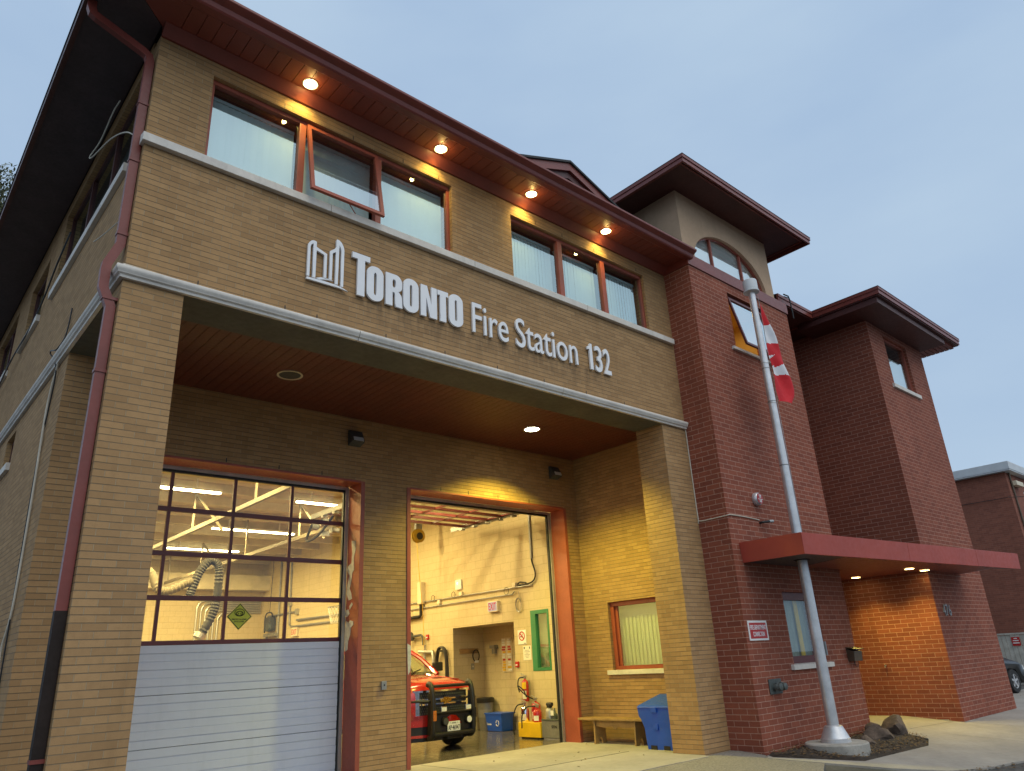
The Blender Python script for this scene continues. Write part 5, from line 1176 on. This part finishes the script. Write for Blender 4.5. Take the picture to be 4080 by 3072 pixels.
MB().quad((CX-.92, 6.74, 1.375), (CX+.92, 6.74, 1.375), (CX+.77, 7.68, 1.915), (CX-.77, 7.68, 1.915)).build('windshield', 'windshield', t)
for s_ in (-1, 1): MB().quad((CX+s_*.93, 6.9, 1.35), (CX+s_*.93, 10.5, 1.35), (CX+s_*.78, 10.3, 1.92), (CX+s_*.78, 7.75, 1.92)).build('side_glass', 'windshield', t)
MB().box(CX-.88, CX+.88, 6.85, 7.25, 1.30, 1.43).box(CX-.7, CX-.25, 7.9, 8.1, 1.0, 1.75).box(CX+.25, CX+.7, 7.9, 8.1, 1.0, 1.75).tube([(CX+.45+.18*math.cos(R(q)), 7.3+.06*math.sin(R(q)), 1.42+.17*math.sin(R(q))) for q in range(0, 360, 20)], .018, 6, close=True).build('interior', 'black', t)
MB().tube([(CX-.6, 6.70, 1.385), (CX-.05, 6.95, 1.50)], .012, 5).tube([(CX+.1, 6.70, 1.385), (CX+.6, 6.93, 1.49)], .012, 5).build('wiper', 'black', t)
for s_ in (-1, 1): MB().obox((CX+s_*1.10, 6.95, 1.53), (.12, 0, 0), (0, .06, 0), (0, 0, .10)).obox((CX+s_*.97, 6.95, 1.45), (.06, 0, 0), (0, .03, 0), (0, 0, .025)).build('mirror', 'black', t, bevel=.03)
for ch in list(t.children):   # the bonnet and cab sit a little higher than the nose
    for v in ch.data.vertices: v.co.z += .085*min(1, max(0, (v.co.z-1.06)/.22))
# front band pieces following the curved nose
def nose(x): return 5.19+.30*(abs(x)/.97)**3.2
def band(name, mt, xa, xb, z0, z1, off, th=.05, n=14, bev=.0, tz=0.):
    m = MB()
    for k in range(n):
        a, b = xa+(xb-xa)*k/n, xa+(xb-xa)*(k+1)/n
        m.hexa([(CX+a, nose(a)-off+tz, z0), (CX+b, nose(b)-off+tz, z0), (CX+b, nose(b)-off+th+tz, z0), (CX+a, nose(a)-off+th+tz, z0)], [(CX+a, nose(a)-off, z1), (CX+b, nose(b)-off, z1), (CX+b, nose(b)-off+th, z1), (CX+a, nose(a)-off+th, z1)])
    return m.build(name, mt, t, smooth=True)
band('bumper', 'truckred', -.965, .965, .49, .70, .035, .30); band('bumper_grille', 'black', -.955, .955, .34, .49, .02, .30); band('bumper_lip', 'truckred', -.95, .95, .29, .34, .03, .3); band('air_dam', 'black', -.93, .93, .215, .29, .0, .2)
gr = band('grille', 'black', -.64, .64, .70, 1.14, -.015, .05)
m = MB()
for r_ in range(9):
    z = .725+r_*.05
    for k in range(26):
        a = -.62+k*.048+(.024 if r_ % 2 else 0); m.obox((CX+a, nose(a)+.012, z), (.015, 0, 0), (0, .004, 0), (0, 0, .017))
m.build('mesh', 'darkgrey', gr)
band('grille_trim', 'chrome', -.92, .92, 1.13, 1.165, .012, .05); band('grille_trim', 'chrome', -.63, .63, .975, 1.005, .012, .04); band('grille_trim', 'chrome', -.63, .63, .885, .912, .012, .04)
for s_ in (-1, 1):
    band('grille_trim', 'chrome', s_*.60 if s_ > 0 else -.68, .68 if s_ > 0 else -.60, .70, 1.13, .014, .04, 3)
    hl = band('headlight', 'black', .68 if s_ > 0 else -.945, .945 if s_ > 0 else -.68, .715, 1.13, -.005, .05, 8)
    for z in (.83, 1.03):
        xx = s_*.80; MB().lathe([(.0, .0), (.05, -.012), (.075, -.03), (.08, -.032)], (CX+xx, nose(xx)+.012, z), 'y', 16).build('lamp', 'chrome', hl, smooth=True)
    m = MB()
    for k in range(8):
        a, b = [s_*(.685+.26*q/8) for q in (k, k+1)]; m.quad((CX+a, nose(a)-.006, .72), (CX+b, nose(b)-.006, .72), (CX+b, nose(b)-.006, 1.12), (CX+a, nose(a)-.006, 1.12))
    m.build('lens', 'paneclear', hl); band('headlight_trim', 'chrome', .68 if s_ > 0 else -.95, .95 if s_ > 0 else -.68, .905, .925, .01, .02, 8); band('headlight_trim', 'chrome', .68 if s_ > 0 else -.95, .95 if s_ > 0 else -.68, .70, .715, .012, .02, 8)
    MB().obox((CX+s_*.965, 5.55, .80), (.01, 0, 0), (0, .06, 0), (0, 0, .12)).build('side_marker', 'amber', t)
em = MB(); put(em, curve_mesh([[(-.155, .0-.03), (-.115, .035), (-.06, .035), (-.06, .062), (.06, .062), (.06, .035), (.155, .035), (.115, -.03), (.06, -.03), (.06, -.062), (-.06, -.062), (-.06, -.03)]], .02), None, ((CX+.01, 5.155, .955), (1, 0, 0), (0, 0, 1), (0, -1, 0)), fit=False); em.build('emblem', 'gold', t)
# wheels
for s_ in (-1, 1):
    for y in (6.1, 9.7):
        wx = CX+s_*.85
        w = MB().lathe([(.24, -.135), (.36, -.135), (.385, -.11), (.392, -.05), (.392, .05), (.385, .11), (.36, .135), (.24, .135), (.24, -.135)], (wx, y, .395), 'x', 36).build('wheel', 'rubber', t, smooth=True)
        MB().lathe([(.0, s_*.06), (.06, s_*.07), (.10, s_*.03), (.20, s_*.02), (.235, s_*.11), (.24, s_*.12), (.24, -s_*.1), (.0, -s_*.1)], (wx, y, .395), 'x', 24).build('rim', 'steel', w, smooth=True)
MB().box(CX-.72, CX+.72, 5.6, 10.4, .30, .86).build('chassis', 'black', t)
# grille guard
gx = (7.72-.0, 8.74)
gg = MB()
for x in gx:
    gg.tube(smoothpath([(x, 5.14, .27), (x, 5.02, .30), (x, 4.97, .45), (x, 4.965, .8), (x, 4.985, 1.08), (x, 5.04, 1.24), (x, 5.11, 1.29), (x, 5.15, 1.24)], 6), .052, 10)
    gg.hexa([(x-.045, 4.99, .32), (x+.045, 4.99, .32), (x+.03, 5.14, .34), (x-.03, 5.14, .34)], [(x-.045, 5.0, 1.1), (x+.045, 5.0, 1.1), (x+.03, 5.10, 1.12), (x-.03, 5.10, 1.12)])
gg.tube([(gx[0], 5.05, 1.235), (gx[1], 5.05, 1.235)], .033, 10).tube([(gx[0], 4.98, .335), (gx[1], 4.98, .335)], .045, 10).tube([(gx[0], 4.99, .735), (gx[1], 4.99, .735)], .03, 10)
guard = gg.build('grille_guard', 'black', t, smooth=True)
pp = MB(); put(pp, curve_mesh([[(gx[0], .36), (gx[1], .36), (gx[1], .735), (gx[0], .735)], [(7.98, .50), (8.48, .50), (8.44, .58), (8.34, .66), (8.2, .68), (8.08, .63)]], .015), None, FY(5.03), fit=False); pp.build('push_plate', 'black', guard)
for s_, x in ((-1, gx[0]), (1, gx[1])):
    MB().tube(smoothpath([(x, 5.02, .96), (CX+s_*.7, 5.10, .97), (CX+s_*.9, 5.3, .965), (CX+s_*1.0, 5.5, .95)], 6), .022, 8).build('brush_bar', 'black', guard, smooth=True)
    MB().obox((x+s_*.0, 4.915, .69), (.036, 0, 0), (0, .012, 0), (0, 0, .095)).build('warning_light', 'amber' if s_ < 0 else 'black', guard, bevel=.01)
for x in (7.97, 8.60):
    MB().box(x-.075, x+.075, 4.945, 4.99, .745, .85).build('lamp_bezel', 'chrome', guard, bevel=.012); MB().box(x-.062, x+.062, 4.936, 4.944, .762, .833).build('lamp_lens', 'clearlamp', guard)
for x in (8.02, 8.62):
    MB().lathe([(.0, .0), (.085, .0), (.088, -.03), (.07, -.06), (.0, -.06)], (x, 5.01, .565), 'y', 22).build('spot_lamp', 'black', guard, smooth=True); MB().lathe([(.062, -.062), (.06, -.066), (.0, -.07)], (x, 5.01, .565), 'y', 22).build('lamp_lens', 'darkgrey' if x < 8.3 else 'clearlamp', guard)
pl_ = MB().box(8.09, 8.41, 4.995, 5.003, .375, .555).build('number_plate', 'white', t, bevel=.008)
text('lettering', 'AP 46947', (8.105, 8.395, .395, .485), FY(4.992), 'black', pl_, .003, .006); text('lettering', 'ONTARIO', (8.195, 8.305, .512, .535), FY(4.992), 'darkgrey', pl_, .003)
for x in (8.155, 8.345): MB().lathe([(.008, -.004), (.0, -.005)], (x, 4.995, .528), 'y', 8).build('bolt', 'black', pl_)
MB().lathe([(.007, -.0), (.0, -.003)], (8.204, 4.993, .44), 'y', 8).build('crest', 'black', pl_)

# ================================================================== BEYOND THE STATION
NX, NY = 31.75, -.1
t = thing('neighbour_building', 'brown brick two storey building with white flat roof edge at the far right', 'building', (38, 6, 0))
MB().gwall('y', NX, 48, -.2, 7.65, NY, NY+.3, [(33.6, 36.2, 5.9, 7.1), (38, 41, 5.9, 7.1), (33.6, 36.2, 1.6, 3.2)]).box(NX, NX+.3, NY+.3, 16, -.2, 7.65).build('wall', 'redfar', t)
MB().box(NX-.25, 48.2, NY-.25, 16.2, 7.66, 7.70).build('soffit', 'fascia_white', t); MB().box(NX-.27, 48.3, NY-.27, 16.3, 7.70, 8.02).build('roof', 'fascia_white', t, bevel=.02)
for (a, b, c_, d_) in ((33.6, 36.2, 5.9, 7.1), (38, 41, 5.9, 7.1), (33.6, 36.2, 1.6, 3.2)):
    f = MB().box(a, b, NY+.05, NY+.12, d_-.08, d_).box(a, b, NY+.05, NY+.12, c_, c_+.08).box(a, a+.08, NY+.05, NY+.12, c_+.08, d_-.08).box(b-.08, b, NY+.05, NY+.12, c_+.08, d_-.08).build('window', 'white', t)
    MB().quad((a, NY+.1, c_), (b, NY+.1, c_), (b, NY+.1, d_), (a, NY+.1, d_)).build('pane', 'panearch', f); MB().box(a, b, NY+.25, NY+.28, c_, d_).build('blind', 'curtain', f)
MB().tube([(NX+.35, NY-.05, 7.65), (NX+.35, NY-.05, 0)], .035, 8).build('downspout', 'bronze', t); MB().box(32.1, 33.0, NY-.22, NY-.02, 7.15, 7.32).build('lamp', 'cream', t)
tag(MB().tube(smoothpath([(NX-.05, 16, 6.8), (NX-.06, 1.58, 6.66), (NX-.06, -.26, 6.62), (34, -3, 6.4)], 6), .012, 5).build('cable', 'black'), 'thin dark cable across the brown brick neighbour building', 'cable')
# fence
t = thing('board_fence', 'weathered white vertical board fence in front of the brown brick building', 'fence', (30, 1, 0))
rn = random.Random(5); mb = MB(); y = -.12
while y < 6:
    w_ = rn.uniform(.13, .15); mb.box(30+rn.uniform(-.008, .008), 30.03, y, y+w_, .55, 1.64+rn.uniform(-.01, .01)); y += w_+.012
mb.build('boards', 'woodgrey', t); MB().box(29.97, 30.06, -.15, 6, 1.645, 1.70).box(29.96, 30.0, -.12, 6, .50, .56).box(29.985, 30.05, -.12, 6, .28, .5).build('rail', 'woodgrey', t)
for y in (-.1, 2, 4, 6): MB().box(30.03, 30.13, y-.05, y+.05, 0, 1.68).build('post', 'woodgrey', t)
MB().box(30.0, 30.06, -.1, 6, -.02, .28).build('plinth', 'concretedirty', t)
t = thing('fence_sign', 'small red parking sign on the white board fence', 'sign', (29.95, .62, 1.27)); MB().box(29.955, 29.97, .50, .76, 1.265, 1.56).build('plate', 'signred', t); mb = MB()
for z, h in ((1.51, .05), (1.44, .09), (1.36, .10)): mb.box(29.95, 29.954, .63-h, .63+h, z-.015, z+.015)
mb.build('print', 'white', t)
# parked car
t = thing('parked_car', 'dark car parked at the right edge behind the entrance block', 'car', (23.9, .85, 0))
CM = Matrix.Rotation(R(172), 4, 'Z'); CO = Vector((26.5, 1.27, 0))
def cp(x, y, z): q = CM @ Vector((x, y, 0)); return (CO.x+q.x, CO.y+q.y+.05, z)
def csec(x, w0, zb_, zt, zs):
    P = [(0, zb_), (w0*.92, zb_), (w0, zb_+.12), (w0, zs), (w0*.93, zs+.08), (w0*.6, zt), (0, zt)]
    return [cp(x, .92-y, z) for y, z in P]+[cp(x, .92+y, z) for y, z in P[-2:0:-1]]
cs = [csec(.0, .70, .32, .70, .6), csec(.06, .82, .26, .82, .68), csec(.25, .90, .24, .93, .74), csec(.45, .91, .40, .98, .78), csec(.62, .92, .64, 1.0, .8), csec(.95, .92, .68, 1.04, .82), csec(1.28, .92, .64, 1.07, .84), csec(1.45, .92, .22, 1.10, .86), csec(3.2, .92, .22, 1.10, .9), csec(3.5, .92, .66, 1.10, .9), csec(4.1, .92, .66, 1.08, .9), csec(4.25, .91, .24, 1.05, .88), csec(4.6, .85, .3, .95, .8)]
mb = MB()
for a, b in zip(cs, cs[1:]):
    for i in range(len(a)): mb.quad(a[i], a[(i+1) % len(a)], b[(i+1) % len(a)], b[i])
mb.quad(*cs[0]).quad(*cs[-1]); mb.build('body', 'carblack', t, smooth=True)
mb = MB(); lo = [cp(1.3, .12, 1.05), cp(4.35, .12, 1.05), cp(4.35, 1.72, 1.05), cp(1.3, 1.72, 1.05)]; hi = [cp(2.0, .27, 1.5), cp(3.8, .27, 1.5), cp(3.8, 1.57, 1.5), cp(2.0, 1.57, 1.5)]
mb.hexa(lo, hi).build('cabin', 'carblack', t, bevel=.04)
for y in (.0, 1.84):
    for x in (.95, 3.8):
        c_ = cp(x, y+(.11 if y < 1 else -.11), .33); n_ = CM @ Vector((0, -1 if y < 1 else 1, 0)); s_ = 1
        ring = MB(); ring.lathe([(.2, -.1), (.31, -.1), (.33, -.07), (.33, .07), (.31, .1), (.2, .1), (.2, -.1)], (0, 0, 0), 'y', 28); ring.v = [tuple(CM @ Vector(v)+Vector(c_)) for v in ring.v]; w = ring.build('wheel', 'rubber', t, smooth=True)
        q_ = -1 if y < 1 else 1
        ri_ = MB(); ri_.lathe([(.0, q_*.09), (.05, q_*.09), (.06, q_*.05), (.0, q_*.05)], (0, 0, 0), 'y', 16)
        for k in range(5):
            a = R(72*k+20); d_ = Vector((math.cos(a), 0, math.sin(a))); e_ = Vector((-math.sin(a), 0, math.cos(a)))
            ri_.obox(d_*.13+Vector((0, q_*.075, 0)), d_*.08, e_*.028, (0, .012, 0))
        ri_.lathe([(.19, q_*.095), (.215, q_*.1), (.215, q_*.02), (.19, q_*.02), (.19, q_*.095)], (0, 0, 0), 'y', 28)
        ri_.v = [tuple(CM @ Vector(v)+Vector(c_)) for v in ri_.v]; ri_.build('rim', 'steel', w)
        dk = MB(); dk.lathe([(.2, q_*.01), (.0, q_*.01)], (0, 0, 0), 'y', 24); dk.v = [tuple(CM @ Vector(v)+Vector(c_)) for v in dk.v]; dk.build('brake', 'black', w)
mb = MB().hexa([cp(-.01, 1.69, .62), cp(.14, 1.81, .62), cp(.2, 1.78, .62), cp(.02, 1.59, .62)], [cp(.02, 1.69, .76), cp(.17, 1.80, .76), cp(.22, 1.76, .76), cp(.05, 1.59, .76)]); mb.build('headlight', 'clearlamp', t)
# tree behind the left eave
t = thing('tree', 'leafy tree seen beside the dark eave at the left edge', 'tree', (-2.4, 16.5, 0))
tk = MB(); rn = random.Random(21); tips = []
tk.tube([(-2.4, 16.5, -.1), (-2.4, 16.5, 3), (-2.3, 16.4, 6.5), (-2.2, 16.4, 9.5)], [.32, .25, .2, .15], 10)
for k in range(11):
    a = rn.uniform(0, 6.28); z0 = rn.uniform(5, 9.5); L = rn.uniform(2, 4.2); e = Vector((-2.2+math.cos(a)*L, 16.4+math.sin(a)*L, z0+rn.uniform(3.5, 7)))
    p = [(-2.3, 16.4, z0), tuple(Vector((-2.3, 16.4, z0)).lerp(e, .5)+Vector((0, 0, .5))), tuple(e)]
    tk.tube(p, [.1, .06, .02], 6); tips.append(e)
    for j in range(5):
        s_ = Vector(p[1]).lerp(e, rn.random()); f_ = s_+Vector((rn.gauss(0, .9), rn.gauss(0, .9), rn.uniform(.2, 1.6))); tk.tube([tuple(s_), tuple(f_)], [.025, .008], 5); tips.append(f_)
tk.tube([(-2.25, 16.4, 11.5), (-1.6, 16.2, 13.2), (-.95, 15.95, 14.6), (-.6, 15.8, 15.9)], [.07, .05, .03, .01], 6)
for e in ((-.3, 15.7, 15.3), (-1.1, 16, 16.2), (-.2, 15.9, 14.6)): tk.tube([(-.98, 15.95, 14.55), e], [.022, .006], 5)
tk.build('trunk', 'bark', t, smooth=True)
for mt, num, sd in (('leafgreen', 11000, 1), ('leaflight', 4000, 2)):
    lf = MB(); rn = random.Random(sd)
    for k in range(num):
        c_ = Vector((-.75+rn.gauss(0, .35), 15.9+rn.gauss(0, .5), 15.1+rn.gauss(0, .8))) if k % 2 == 0 else tips[rn.randrange(len(tips))] if rn.random() < .5 else Vector((-2.2+rn.gauss(0, 1.7), 16.4+rn.gauss(0, 1.8), 13.2+rn.gauss(0, 2.0)))
        p = c_+Vector((rn.gauss(0, .5), rn.gauss(0, .5), rn.gauss(0, .5)))
        if p.z > 16.75+.2*math.sin(p.x*9)-.6*max(0, 15.9-p.y): continue
        a = Vector((rn.gauss(0, 1), rn.gauss(0, 1), rn.gauss(0, .7))).normalized(); b = a.orthogonal().normalized(); s_ = rn.uniform(.045, .085)
        lf.quad(tuple(p-a*s_), tuple(p+b*s_*.5), tuple(p+a*s_), tuple(p-b*s_*.5))
    lf.build('crown', mt, t, weld=False)

# ================================================================== SKY, SUN, CAMERA
w = bpy.data.worlds.new('World'); S.world = w; w.use_nodes = True; nt = w.node_tree; nt.nodes.clear()
out = nn(nt, 'ShaderNodeOutputWorld'); bg = nn(nt, 'ShaderNodeBackground'); nt.links.new(bg.outputs[0], out.inputs[0])
sky = nn(nt, 'ShaderNodeTexSky'); sky.sky_type = 'NISHITA'; sky.sun_disc = False
SUN_EL, SUN_AZ = 64, 186     # soft overcast light from the front left
sky.sun_elevation = R(SUN_EL); sky.sun_rotation = R(SUN_AZ); sky.dust_density = 3; sky.air_density = 1.2; sky.ozone_density = 2
tc = nn(nt, 'ShaderNodeTexCoord')
mp = nn(nt, 'ShaderNodeMapping'); mp.inputs['Scale'].default_value = (1, 1, 2.6); mp.inputs['Location'].default_value = (.3, .1, 0); nt.links.new(tc.outputs['Generated'], mp.inputs[0])
cl = noise(nt, mp.outputs[0], 2.0, 5, .5)
sep = nn(nt, 'ShaderNodeSeparateXYZ'); nt.links.new(tc.outputs['Generated'], sep.inputs[0])
skyc = mixc(nt, 1., sky.outputs[0], (.09, .09, .09), 'MULTIPLY')
ov = mixc(nt, ramp(nt, cl, .34, .66), (.40, .55, .76), (.49, .64, .815))
ov = mixc(nt, ramp(nt, sep.outputs[2], .75, .15, 0, .35), ov, (.49, .63, .79))
front = ramp(nt, sep.outputs[1], -.15, -.75)           # sky raised out of view behind the camera to light the facade
front = math_(nt, 'MULTIPLY', front, ramp(nt, sep.outputs[2], .12, .5))
ov = mixc(nt, front, ov, (1.28, 1.40, 1.50))
nt.links.new(mixc(nt, .9, skyc, ov), bg.inputs[0]); bg.inputs[1].default_value = 1.0
sun = light('sun', 'SUN', (0, -20, 30), .8, (1, .90, .76), None, angle=R(30))
dv = Vector((math.sin(R(SUN_AZ))*math.cos(R(SUN_EL)), math.cos(R(SUN_AZ))*math.cos(R(SUN_EL)), math.sin(R(SUN_EL))))
sun.rotation_euler = dv.to_track_quat('Z', 'Y').to_euler()
cam = bpy.data.cameras.new('camera'); co = bpy.data.objects.new('camera', cam); COL.objects.link(co)
cam.sensor_width = 36; cam.lens = 2902.1/4080*36; cam.clip_end = 2000; cam.clip_start = .05
M_ = Matrix.Rotation(R(-42.451), 3, 'Z') @ Matrix.Rotation(R(110.838), 3, 'X') @ Matrix.Rotation(R(-3.114), 3, 'Z')
co.matrix_world = Matrix.Translation((-1.636, -8.125, 1.6)) @ M_.to_4x4()
S.camera = co
S.view_settings.view_transform = 'Standard'; S.view_settings.look = 'None'; S.view_settings.exposure = 0
S.cycles.use_denoising = True; S.cycles.max_bounces = 8; S.cycles.transparent_max_bounces = 12; S.cycles.sample_clamp_indirect = 6
S.render.resolution_x, S.render.resolution_y = 1024, 771
